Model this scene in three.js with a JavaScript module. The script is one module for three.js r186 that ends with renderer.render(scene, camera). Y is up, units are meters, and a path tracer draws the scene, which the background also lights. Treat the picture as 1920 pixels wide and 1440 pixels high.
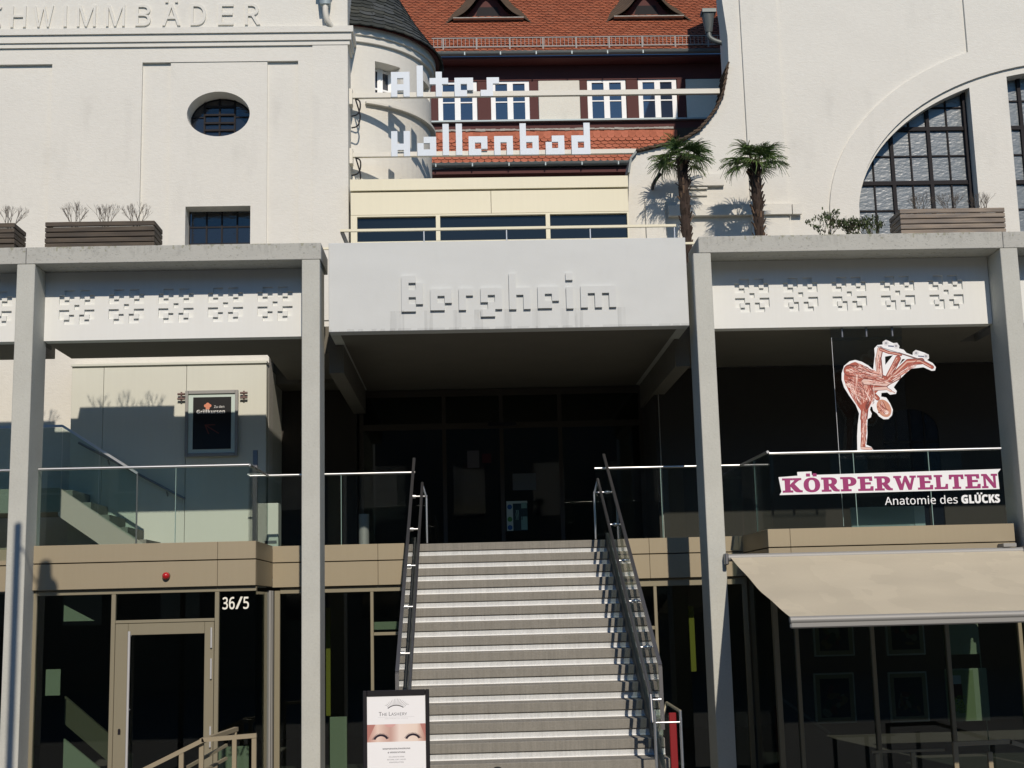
import * as THREE from 'three';
import { Sky } from 'three/addons/objects/Sky.js';
import { mergeGeometries } from 'three/addons/utils/BufferGeometryUtils.js';
import { ConvexGeometry } from 'three/addons/geometries/ConvexGeometry.js';
import { FontLoader } from 'three/addons/loaders/FontLoader.js';
import { TextGeometry } from 'three/addons/geometries/TextGeometry.js';

// ---------------------------------------------------------------- camera, sky, sun, exposure
const scene = new THREE.Scene();
const camera = new THREE.PerspectiveCamera(32.10, 4 / 3, 0.1, 1200);
camera.position.set(0, 2.25, 15.4);
{
  const yaw = 1.9527 * Math.PI / 180, pit = 9.4677 * Math.PI / 180, roll = -1.4503 * Math.PI / 180;
  const fwd = new THREE.Vector3(Math.sin(yaw) * Math.cos(pit), Math.sin(pit), -Math.cos(yaw) * Math.cos(pit));
  const rt = new THREE.Vector3(Math.cos(yaw), 0, Math.sin(yaw)), up = new THREE.Vector3().crossVectors(rt, fwd);
  const r2 = rt.clone().multiplyScalar(Math.cos(roll)).addScaledVector(up, Math.sin(roll));
  const u2 = up.clone().multiplyScalar(Math.cos(roll)).addScaledVector(rt, -Math.sin(roll));
  camera.quaternion.setFromRotationMatrix(new THREE.Matrix4().makeBasis(r2, u2, fwd.clone().negate()));
}
const SUN = new THREE.Vector3(0.145, 0.755, 1).normalize();
const sky = new Sky(); sky.name = 'sky'; sky.userData.kind = 'structure';
sky.scale.setScalar(1000);
Object.assign(sky.material.uniforms, {});
sky.material.uniforms.turbidity.value = 2.2; sky.material.uniforms.rayleigh.value = 1.3;
sky.material.uniforms.mieCoefficient.value = 0.003; sky.material.uniforms.sunPosition.value.copy(SUN);
if (sky.material.uniforms.cloudCoverage) sky.material.uniforms.cloudCoverage.value = 0;
scene.add(sky);
scene.environmentIntensity = 0.1;
const sun = new THREE.DirectionalLight(0xfff2e1, 3.6);
sun.target.position.set(0, 4, -3); sun.position.copy(SUN).multiplyScalar(70).add(sun.target.position); scene.add(sun, sun.target);
sun.castShadow = true; sun.shadow.mapSize.set(4096, 4096);
Object.assign(sun.shadow.camera, { left: -30, right: 30, top: 30, bottom: -30, near: 1, far: 150 });
sun.shadow.radius = 1;
const renderer = new THREE.WebGLRenderer({ antialias: true });
renderer.toneMapping = THREE.LinearToneMapping; renderer.toneMappingExposure = 1;
renderer.shadowMap.enabled = true;

// ---------------------------------------------------------------- helpers
let seed = 12345;
const rnd = () => { seed = (seed * 1664525 + 1013904223) >>> 0; return seed / 4294967296; };
const rr = (a, b) => a + (b - a) * rnd();
const used = {};
const numbered = n => { const k = used[n] = (used[n] ?? -1) + 1; return k ? n + '_' + String(k).padStart(3, '0') : n; };
function thing(name, label, category, o = [0, 0, 0], group, kind) {
  const g = new THREE.Group(); g.name = numbered(name); g.position.set(...o); g.org = o;
  if (kind) g.userData.kind = kind; else { g.userData.label = label; g.userData.category = category; }
  if (group) g.userData.group = group;
  scene.add(g); return g;
}
function copyOf(t, pos, label, turn = 0) {
  const c = t.clone(); c.name = numbered(t.name.replace(/_\d{3}$/, '')); c.position.set(...pos); c.rotation.y += turn;
  c.userData = { ...t.userData, label }; scene.add(c); return c;
}
function worldUV(g) {
  const p = g.attributes.position, n = g.attributes.normal, uv = new Float32Array(p.count * 2);
  for (let i = 0; i < p.count; i++) {
    const ax = Math.abs(n.getX(i)), ay = Math.abs(n.getY(i)), az = Math.abs(n.getZ(i));
    const x = p.getX(i), y = p.getY(i), z = p.getZ(i);
    if (az >= ax && az >= ay) { uv[2 * i] = x; uv[2 * i + 1] = y; } else if (ax >= ay) { uv[2 * i] = z; uv[2 * i + 1] = y; } else { uv[2 * i] = x; uv[2 * i + 1] = z; }
  }
  g.setAttribute('uv', new THREE.BufferAttribute(uv, 2));
}
const clean = g => {
  g = g.index ? g.toNonIndexed() : g;
  for (const k of Object.keys(g.attributes)) if (!['position', 'normal', 'uv'].includes(k)) g.deleteAttribute(k);
  if (!g.attributes.uv) g.setAttribute('uv', new THREE.BufferAttribute(new Float32Array(g.attributes.position.count * 2), 2));
  return g;
};
const box = (x0, x1, y0, y1, z0, z1) => new THREE.BoxGeometry(x1 - x0, y1 - y0, z1 - z0).translate((x0 + x1) / 2, (y0 + y1) / 2, (z0 + z1) / 2);
function cbox(x0, x1, y0, y1, z0, z1, c = 0.008) {
  const v = [];
  for (const [X, sx] of [[x0, 1], [x1, -1]]) for (const [Y, sy] of [[y0, 1], [y1, -1]]) for (const [Z, sz] of [[z0, 1], [z1, -1]])
    v.push(new THREE.Vector3(X, Y + sy * c, Z + sz * c), new THREE.Vector3(X + sx * c, Y, Z + sz * c), new THREE.Vector3(X + sx * c, Y + sy * c, Z));
  return new ConvexGeometry(v);
}
const V = (x, y, z) => new THREE.Vector3(x, y, z);
function bar(a, b, w, d = w, upv = V(0, 1, 0)) {  // rectangular bar between two points
  const A = V(...a), B = V(...b), L = A.distanceTo(B), dir = B.clone().sub(A).normalize();
  const side = new THREE.Vector3().crossVectors(Math.abs(dir.dot(upv)) > 0.99 ? V(0, 0, 1) : upv, dir).normalize(), u = new THREE.Vector3().crossVectors(dir, side);
  return new THREE.BoxGeometry(w, d, L).applyMatrix4(new THREE.Matrix4().makeBasis(side, u, dir).setPosition(A.add(B).multiplyScalar(0.5)));
}
function rod(a, b, r, r2 = r, n = 10) {
  const A = V(...a), B = V(...b), g = new THREE.CylinderGeometry(r2, r, A.distanceTo(B), n);
  g.applyQuaternion(new THREE.Quaternion().setFromUnitVectors(V(0, 1, 0), B.clone().sub(A).normalize()));
  return g.translate((A.x + B.x) / 2, (A.y + B.y) / 2, (A.z + B.z) / 2);
}
const tube = (pts, r, n = 24, k = 8) => new THREE.TubeGeometry(new THREE.CatmullRomCurve3(pts.map(p => V(...p))), n, r, k);
function shape(pts, holes = []) {
  const s = new THREE.Shape(pts.map(p => new THREE.Vector2(...p)));
  for (const h of holes) s.holes.push(new THREE.Path(h.map(p => new THREE.Vector2(...p))));
  return s;
}
const plate = (pts, z0, z1, holes) => new THREE.ExtrudeGeometry(shape(pts, holes), { depth: z1 - z0, bevelEnabled: false }).translate(0, 0, z0);
const rect = (x0, x1, y0, y1) => [[x0, y0], [x1, y0], [x1, y1], [x0, y1]];
const rectCW = (x0, x1, y0, y1) => rect(x0, x1, y0, y1).reverse();
function part(name, geos, m, parent, opt = {}) {
  const list = (Array.isArray(geos) ? geos : [geos]).map(clean);
  const g = list.length > 1 ? mergeGeometries(list) : list[0];
  if (!opt.keepUV) worldUV(g);
  let r = parent; while (r.org === undefined) r = r.parent;
  g.translate(-r.org[0], -r.org[1], -r.org[2]);
  const mesh = new THREE.Mesh(g, m); mesh.name = name; mesh.castShadow = mesh.receiveShadow = true;
  if (opt.stuff) mesh.userData.kind = 'stuff';
  if (opt.label) mesh.userData.label = opt.label;
  parent.add(mesh); return mesh;
}
const fonts = {};
for (const k of ['sans_bold', 'sans_regular', 'serif_bold']) fonts[k] = await new FontLoader().loadAsync('fonts/droid/droid_' + k + '.typeface.json');
function text(str, font, capH, depth, x, y, z, width, fat = 0) {
  const g = new TextGeometry(str, { font: fonts[font], size: 1, depth: 0.1, curveSegments: 4, bevelEnabled: fat > 0, bevelThickness: 0.001, bevelSize: fat, bevelSegments: 1 });
  const c = new TextGeometry('H', { font: fonts[font], size: 1, depth: 0.1 }); c.computeBoundingBox();
  g.computeBoundingBox();
  const s = capH / c.boundingBox.max.y, sx = width ? width / (g.boundingBox.max.x - g.boundingBox.min.x) : s;
  g.translate(-g.boundingBox.min.x, 0, 0).scale(sx, s, depth / 0.1).translate(x, y, z);
  return g;
}
const pixels = (rows, x, y, ux, uy, z0, z1) => {  // block letter: y is the top
  const out = [];
  rows.forEach((r, j) => { let i = 0; while (i < r.length) { if (r[i] === '1') { let k = i; while (r[k] === '1') k++; out.push(box(x + i * ux, x + k * ux, y - (j + 1) * uy, y - j * uy, z0, z1)); i = k; } else i++; } });
  return out;
};

// ---------------------------------------------------------------- textures and materials
const hash = (x, y, s) => { let h = (x * 374761393 + y * 668265263 + s * 974634777) | 0; h = Math.imul(h ^ (h >>> 13), 1274126177); return ((h ^ (h >>> 16)) >>> 0) / 4294967296; };
function vnoise(x, y, px, py, s) {
  const xi = Math.floor(x), yi = Math.floor(y), f = x - xi, g = y - yi, a = f * f * (3 - 2 * f), b = g * g * (3 - 2 * g);
  const m = (v, p) => ((v % p) + p) % p, h = (i, j) => hash(m(i, px), m(j, py), s);
  return (h(xi, yi) * (1 - a) + h(xi + 1, yi) * a) * (1 - b) + (h(xi, yi + 1) * (1 - a) + h(xi + 1, yi + 1) * a) * b;
}
function fbm(u, v, fx, fy, oct, s) { let t = 0, a = 0.5, n = 0; for (let o = 0; o < oct; o++) { t += a * vnoise(u * fx, v * fy, fx, fy, s + o); n += a; a *= 0.5; fx *= 2; fy *= 2; } return t / n; }
function tex(size, fn, w, h, srgb) {
  const d = new Uint8Array(size * size * 4);
  for (let j = 0; j < size; j++) for (let i = 0; i < size; i++) { const c = fn(i / size, j / size); const k = 4 * (j * size + i); for (let q = 0; q < 3; q++) d[k + q] = Math.max(0, Math.min(255, (Array.isArray(c) ? c[q] : c) * 255)); d[k + 3] = 255; }
  const t = new THREE.DataTexture(d, size, size); t.wrapS = t.wrapT = THREE.RepeatWrapping; t.magFilter = THREE.LinearFilter; t.minFilter = THREE.LinearFilter;
  t.repeat.set(1 / w, 1 / h); t.needsUpdate = true; if (srgb) t.colorSpace = THREE.SRGBColorSpace; return t;
}
const T = {
  plasterC: tex(512, (u, v) => 0.93 + 0.05 * (fbm(u, v, 5, 7, 4, 1) - 0.5) + 0.05 * (fbm(u, v, 60, 140, 2, 9) - 0.5) - 0.05 * Math.max(0, fbm(u, v, 14, 4, 4, 4) - 0.62) * 4, 2.7, 2.7),
  plasterB: tex(512, (u, v) => 0.5 * fbm(u, v, 22, 60, 3, 21) + 0.5 * fbm(u, v, 90, 160, 2, 25), 1.1, 1.1),
  concreteC: tex(512, (u, v) => { const p = fbm(u, v, 70, 70, 2, 33); return 0.9 + 0.14 * (fbm(u, v, 4, 5, 5, 30) - 0.5) + 0.07 * (fbm(u, v, 120, 120, 1, 31) - 0.5) - (p > 0.78 ? 0.1 * (p - 0.78) * 8 : 0); }, 1.3, 1.3),
  concreteB: tex(512, (u, v) => 0.7 * fbm(u, v, 60, 60, 3, 40) + (fbm(u, v, 70, 70, 2, 33) > 0.74 ? 0 : 0.3), 1.0, 1.0),
  stepC: tex(512, (u, v) => { const a = fbm(u, v, 130, 130, 1, 50), s = fbm(u, v, 90, 3, 3, 52); return 0.86 + 0.14 * (a - 0.5) + 0.24 * (s - 0.5) + 0.12 * (fbm(u, v, 6, 6, 3, 55) - 0.5); }, 1.1, 0.9),
  metalC: tex(256, (u, v) => 0.95 + 0.05 * (fbm(u, v, 3, 4, 4, 60) - 0.5) + 0.03 * (fbm(u, v, 90, 2, 2, 64) - 0.5), 2, 2),
  fabricC: tex(512, (u, v) => { const a = fbm(u, v, 4, 6, 4, 70), b = fbm(u, v, 7, 3, 4, 75); return 0.93 + 0.1 * (a - 0.5) + (b > 0.58 ? 0.05 : 0) - 0.03 * (fbm(u, v, 200, 200, 1, 77)); }, 3.1, 2.3),
  woodC: tex(512, (u, v) => { const g = fbm(u, v, 3, 90, 4, 80), k = fbm(u, v, 6, 14, 3, 84); return [0.72 + 0.9 * (g - 0.5) + 0.6 * (k - 0.5), 0.69 + 0.9 * (g - 0.5) + 0.5 * (k - 0.5), 0.66 + 0.85 * (g - 0.5) + 0.36 * (k - 0.5)]; }, 1.3, 0.31),
  woodB: tex(256, (u, v) => fbm(u, v, 3, 80, 3, 80), 1.3, 0.31),
  rippleB: tex(512, (u, v) => fbm(u, v, 9, 22, 3, 90), 0.62, 0.62),
  tileC: tex(256, (u, v) => 0.85 + 0.5 * (fbm(u, v, 12, 12, 4, 100) - 0.5), 1.7, 1.7),
  barkC: tex(256, (u, v) => 0.8 + 0.9 * (fbm(u, v, 40, 10, 4, 110) - 0.5), 0.5, 0.5),
  paveC: tex(512, (u, v) => { const j = (Math.abs(((u * 8) % 1) - 0.5) > 0.48 || Math.abs(((v * 8) % 1) - 0.5) > 0.48) ? 0.7 : 1; return j * (0.88 + 0.22 * (fbm(u, v, 40, 40, 4, 120) - 0.5)); }, 4, 4),
};
// rain marks: streaks and a damp rim of moss running down from the top of the concrete edge (map height 0.21 m)
const fasciaC = tex(512, (u, v) => {
  const len = fbm(u, 0.3, 60, 1, 3, 130) * 0.9, top = 1 - v; let c = 0.93 + 0.12 * (fbm(u, v, 12, 2, 5, 131) - 0.5) + 0.06 * (fbm(u, v, 160, 40, 1, 133) - 0.5);
  if (fbm(u, 0.1, 100, 1, 2, 135) > 0.55 && top < len) c -= 0.16 * fbm(u, v, 150, 8, 2, 137);
  const m = fbm(u, v, 90, 4, 4, 139); if (m > 0.60 + top * 0.6) return [c * 0.72, c * 0.72, c * 0.62];
  const p = fbm(u, v, 150, 16, 2, 141); return p > 0.78 ? c * 0.72 : c;
}, 3.4, 0.21);
fasciaC.offset.y = -0.262;
const std = (c, rough, o = {}) => new THREE.MeshStandardMaterial({ color: new THREE.Color().setRGB(...c), roughness: rough, ...o });
const M = {
  plaster: std([0.74, 0.725, 0.665], 0.93, { map: T.plasterC, bumpMap: T.plasterB, bumpScale: 0.0028 }),
  plasterLow: std([0.76, 0.745, 0.67], 0.92, { map: T.plasterC, bumpMap: T.plasterB, bumpScale: 0.004 }),
  concrete: std([0.54, 0.55, 0.505], 0.9, { map: T.concreteC, bumpMap: T.concreteB, bumpScale: 0.0015 }),
  fascia: std([0.47, 0.475, 0.44], 0.9, { map: fasciaC, bumpMap: T.concreteB, bumpScale: 0.0015 }),
  white: std([0.78, 0.795, 0.77], 0.85, { map: T.metalC }),
  step: std([0.27, 0.257, 0.225], 0.92, { map: T.stepC, bumpMap: T.concreteB, bumpScale: 0.0015 }),
  strip: std([0.64, 0.66, 0.66], 0.7, { map: T.stepC }),
  nose: std([0.86, 0.86, 0.84], 0.45),
  bronze: std([0.37, 0.315, 0.215], 0.5, { map: T.metalC, metalness: 0.25 }),
  bronzeDark: std([0.06, 0.05, 0.036], 0.6),
  stringer: std([0.36, 0.35, 0.29], 0.7, { map: T.metalC }),
  bronzeFrame: std([0.30, 0.27, 0.19], 0.45, { map: T.metalC, metalness: 0.3 }),
  cream: std([0.78, 0.735, 0.56], 0.6, { map: T.metalC }),
  panel: std([0.66, 0.67, 0.59], 0.7, { map: T.metalC }),
  panelGap: std([0.12, 0.12, 0.11], 0.9),
  steel: std([0.66, 0.67, 0.68], 0.4, { metalness: 1 }),
  satin: std([0.6, 0.6, 0.6], 0.4, { metalness: 0.3 }),
  steelDark: std([0.26, 0.26, 0.27], 0.4, { metalness: 0.9 }),
  channel: std([0.075, 0.08, 0.075], 0.55, { metalness: 0.4 }),
  zinc: std([0.16, 0.18, 0.18], 0.55, { metalness: 0.5, map: T.metalC }),
  zincPale: std([0.35, 0.42, 0.44], 0.55, { metalness: 0.3, map: T.metalC }),
  dark: std([0.02, 0.02, 0.019], 0.9),
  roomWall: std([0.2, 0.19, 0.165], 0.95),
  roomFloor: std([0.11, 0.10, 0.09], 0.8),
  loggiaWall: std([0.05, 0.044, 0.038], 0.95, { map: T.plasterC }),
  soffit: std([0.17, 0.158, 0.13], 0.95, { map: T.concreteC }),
  frameDark: new THREE.MeshPhysicalMaterial({ color: new THREE.Color().setRGB(0.03, 0.028, 0.03), roughness: 0.8, specularIntensity: 0.25 }),
  black: std([0.012, 0.011, 0.014], 0.4),
  redPaint: std([0.085, 0.02, 0.018], 0.75, { map: T.metalC }),
  winWhite: std([0.85, 0.86, 0.86], 0.5),
  signWhite: std([0.62, 0.68, 0.74], 0.35),
  barCream: std([0.68, 0.655, 0.58], 0.6),
  slate: [0, 1, 2, 3].map(i => std([[0.05, 0.056, 0.055], [0.075, 0.083, 0.083], [0.037, 0.042, 0.037], [0.062, 0.066, 0.056]][i], 0.7, { map: T.tileC })),
  tile: [0, 1, 2, 3].map(i => std([[0.39, 0.108, 0.047], [0.43, 0.122, 0.054], [0.35, 0.096, 0.042], [0.40, 0.122, 0.058]][i], 0.85, { map: T.tileC })),
  tileLow: [0, 1, 2].map(i => std([[0.47, 0.145, 0.08], [0.52, 0.165, 0.095], [0.43, 0.13, 0.07]][i], 0.85, { map: T.tileC })),
  tileOld: [0, 1].map(i => std([[0.075, 0.052, 0.036], [0.115, 0.075, 0.048]][i], 0.9, { map: T.tileC })),
  tileEdge: std([0.06, 0.024, 0.016], 0.95),
  mortar: std([0.46, 0.45, 0.41], 0.95, { map: T.concreteC, bumpMap: T.plasterB, bumpScale: 0.02 }),
  woodDark: std([0.115, 0.098, 0.08], 0.85, { map: T.woodC, bumpMap: T.woodB, bumpScale: 0.003 }),
  woodPale: std([0.33, 0.29, 0.25], 0.85, { map: T.woodC, bumpMap: T.woodB, bumpScale: 0.003 }),
  soil: std([0.05, 0.04, 0.03], 1),
  twig: std([0.11, 0.09, 0.07], 0.9),
  leaf: std([0.045, 0.07, 0.02], 0.6, { side: THREE.DoubleSide }),
  palm: [0, 1, 2].map(i => new THREE.MeshPhysicalMaterial({ color: new THREE.Color().setRGB(...[[0.075, 0.135, 0.034], [0.11, 0.18, 0.045], [0.055, 0.105, 0.03]][i]), roughness: 0.5, side: THREE.DoubleSide })),
  petiole: std([0.16, 0.2, 0.06], 0.6),
  bark: std([0.055, 0.036, 0.027], 0.95, { map: T.barkC }),
  barkPale: std([0.2, 0.13, 0.085], 0.95, { map: T.barkC }),
  fabric: std([0.56, 0.505, 0.385], 0.9, { map: T.fabricC }),
  guard: std([0.30, 0.29, 0.28], 0.7),
  alu: std([0.30, 0.30, 0.29], 0.6, { metalness: 0.3 }),
  red: new THREE.MeshPhysicalMaterial({ color: new THREE.Color().setRGB(0.42, 0.01, 0.012), roughness: 0.3, clearcoat: 0.6 }),
  redBoard: std([0.22, 0.005, 0.009], 0.5),
  greenPale: std([0.55, 0.60, 0.45], 0.8),
  paper: std([0.75, 0.76, 0.72], 0.8),
  yellow: std([0.45, 0.40, 0.06], 0.7),
  magenta: std([0.30, 0.024, 0.14], 0.55),
  printWhite: std([0.82, 0.84, 0.86], 0.5),
  pave: std([0.12, 0.12, 0.12], 0.9, { map: T.paveC }),
};
const glassM = (c, rough = 0.02, o = {}) => new THREE.MeshPhysicalMaterial({ color: new THREE.Color().setRGB(...c), roughness: rough, transmission: 1, thickness: 0, ior: 1.5, ...o });
M.glassRail = glassM([0.84, 0.90, 0.885]); M.glassEdge = std([0.25, 0.36, 0.33], 0.2); M.glassShop = glassM([0.62, 0.68, 0.65]); M.acrylic = glassM([0.85, 0.87, 0.87], 0.08);
M.paneSky = new THREE.MeshPhysicalMaterial({ color: new THREE.Color().setRGB(0.018, 0.026, 0.05), roughness: 0.03, ior: 2.2 });
M.paneFlat = new THREE.MeshPhysicalMaterial({ color: new THREE.Color().setRGB(0.012, 0.016, 0.02), roughness: 0.06, ior: 1.5 });
M.paneDark = new THREE.MeshPhysicalMaterial({ color: new THREE.Color().setRGB(0.012, 0.015, 0.022), roughness: 0.12, ior: 1.7, bumpMap: T.rippleB, bumpScale: 0.0016 });
M.paneRipple = new THREE.MeshPhysicalMaterial({ color: new THREE.Color().setRGB(0.13, 0.155, 0.17), roughness: 0.35, ior: 1.8, bumpMap: T.rippleB, bumpScale: 0.004 });
function canvasTex(w, h, draw) {
  const c = document.createElement('canvas'); c.width = w; c.height = h; draw(c.getContext('2d'), w, h);
  const t = new THREE.CanvasTexture(c); t.colorSpace = THREE.SRGBColorSpace; return t;
}
// a flat print: face toward +z, uv 0..1
function print(x0, x1, y0, y1, z) { return new THREE.PlaneGeometry(x1 - x0, y1 - y0).translate((x0 + x1) / 2, (y0 + y1) / 2, z); }
const tag = (o, label, category, group) => { o.userData.label = label; o.userData.category = category; if (group) o.userData.group = group; return o; };

// ---------------------------------------------------------------- ground and the far side of the street
{
  const g = thing('ground', '', '', [0, 0, 0], null, 'structure'); part('paving', new THREE.PlaneGeometry(700, 700).rotateX(-Math.PI / 2), M.pave, g);
  const t = thing('terrace_floor', '', '', [0, 0, 0], null, 'structure');
  part('floor_slab', [box(-5.0, -2.56, 2.7, 3.045, -3.0, -0.36), box(-2.55, 6.3, 2.7, 3.045, -4.45, -1.66), box(3.52, 6.3, 2.7, 3.045, -1.65, -0.16), box(-12, -5.45, 2.7, 3.045, -3.05, -1.66)], M.soffit, t);
  const r = thing('shop_interior', '', '', [0, 0, 0], null, 'structure');
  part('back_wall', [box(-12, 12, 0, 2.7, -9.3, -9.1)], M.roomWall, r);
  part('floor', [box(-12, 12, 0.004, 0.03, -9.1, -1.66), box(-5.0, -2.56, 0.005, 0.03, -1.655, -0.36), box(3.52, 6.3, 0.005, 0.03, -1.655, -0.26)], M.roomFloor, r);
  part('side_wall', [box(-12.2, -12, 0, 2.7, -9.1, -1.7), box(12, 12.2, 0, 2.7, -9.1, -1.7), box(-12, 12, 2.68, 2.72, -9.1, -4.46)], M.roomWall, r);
  const h = thing('townhouse', 'plain dark house across the street behind the viewer, outside the picture', 'building', [0, 0, 26]);
  part('wall', box(-45, 45, 0, 12.6, 26, 36), std([0.16, 0.14, 0.12], 0.95), h);
  const ws = []; for (let i = -14; i < 15; i++) for (let j = 0; j < 3; j++) ws.push(box(i * 3 - 0.6, i * 3 + 0.6, 2 + j * 3.6, 4 + j * 3.6, 25.95, 25.997));
  part('window', ws, M.paneSky, h);
}

// ---------------------------------------------------------------- portico: columns, edge beams, frieze panels
{
  const t = thing('concrete_column', 'thin grey concrete column with a lamp-post shadow, far left of the portico', 'column', [-5.15, 0, -0.25], 'thin square concrete columns of the portico');
  part('shaft', cbox(-5.255, -5.045, 0, 6.36, -0.5, 0, 0.006), M.concrete, t);
  copyOf(t, [-1.82, 0, -0.25], 'thin grey concrete column left of the stairs, beside the canopy end');
  copyOf(t, [2.835, 0, -0.25], 'thin grey concrete column right of the stairs, its foot in awning shade');
  copyOf(t, [6.55, 0, -0.25], 'thin grey concrete column at the right picture edge beside the awning');
  const beam = (x0, x1, label) => { const b = thing('edge_beam', label, 'concrete beam', [(x0 + x1) / 2, 6.36, 0], 'weathered concrete edge beams of the terrace'); part('beam', cbox(x0, x1, 6.362, 6.565, -0.76, 0.003, 0.006), M.fascia, b); };
  beam(-5.152, -1.7, 'stained concrete edge beam on top of the left portico bay under the planter');
  beam(-9, -5.158, 'stained concrete edge beam at the far left edge, left of the joint');
  beam(2.8, 6.485, 'stained concrete edge beam over the right portico bay under the palms');
  beam(6.491, 9.5, 'stained concrete edge beam at the far right edge, right of the joint');
  const MOT = ['0110110', '1010101', '1100011', '0001000', '1100011', '1010101', '0110110'], U = 0.0601, D = 0.027, zf = -0.41;
  const frieze = (x0, x1, motifs, label, opt) => {
    const f = thing('frieze_panel', label, 'frieze', [(x0 + x1) / 2, 5.52, -0.41], 'white frieze panels with square pixel ornaments');
    const top = 6.137, face = [box(x0, x1, 6.137, 6.36, zf - D, zf), box(x0, x1, 5.52, top - 7 * U, zf - D, zf)];
    let xa = x0;
    for (const m of motifs) {
      if (m > xa) face.push(box(xa, m, top - 7 * U, top, zf - D, zf));
      xa = m + 7 * U;
    }
    if (xa < x1) face.push(box(xa, x1, top - 7 * U, top, zf - D, zf));
    part('panel', face, M.white, f);
    for (const m of motifs) part('ornament', pixels(MOT.map(r => [...r].map(c => c === '1' ? '0' : '1').join('')), m, top, U, U, zf - D, zf - 0.0005), M.white, f);
    part('recess_back', box(x0, x1, 5.52, 6.36, zf - 0.16, zf - D), M.white, f);
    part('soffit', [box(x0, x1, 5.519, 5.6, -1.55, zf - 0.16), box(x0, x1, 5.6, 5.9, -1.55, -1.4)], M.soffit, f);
  };
  frieze(-5.05, -1.93, [-4.877, -4.287, -3.695, -3.102, -2.508], 'white frieze panel with five pixel ornaments in the left portico bay');
  frieze(-9, -5.26, [-6.45, -5.86], 'white frieze panel cut off by the left picture edge');
  frieze(2.95, 6.44, [3.29, 3.89, 4.49, 5.089, 5.69], 'white frieze panel with five pixel ornaments above the hanging skater print');
  frieze(6.66, 9.5, [7.3], 'white frieze panel at the right picture edge behind the last column');
  const rf = thing('terrace_roof', '', '', [0, 0, 0], null, 'structure');
  part('roof_slab', [box(-2.56, -1.64, 5.522, 5.88, -3.49, -1.552), box(2.68, 9.5, 5.522, 5.88, -3.1, -1.552)], M.soffit, rf);
}

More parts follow.
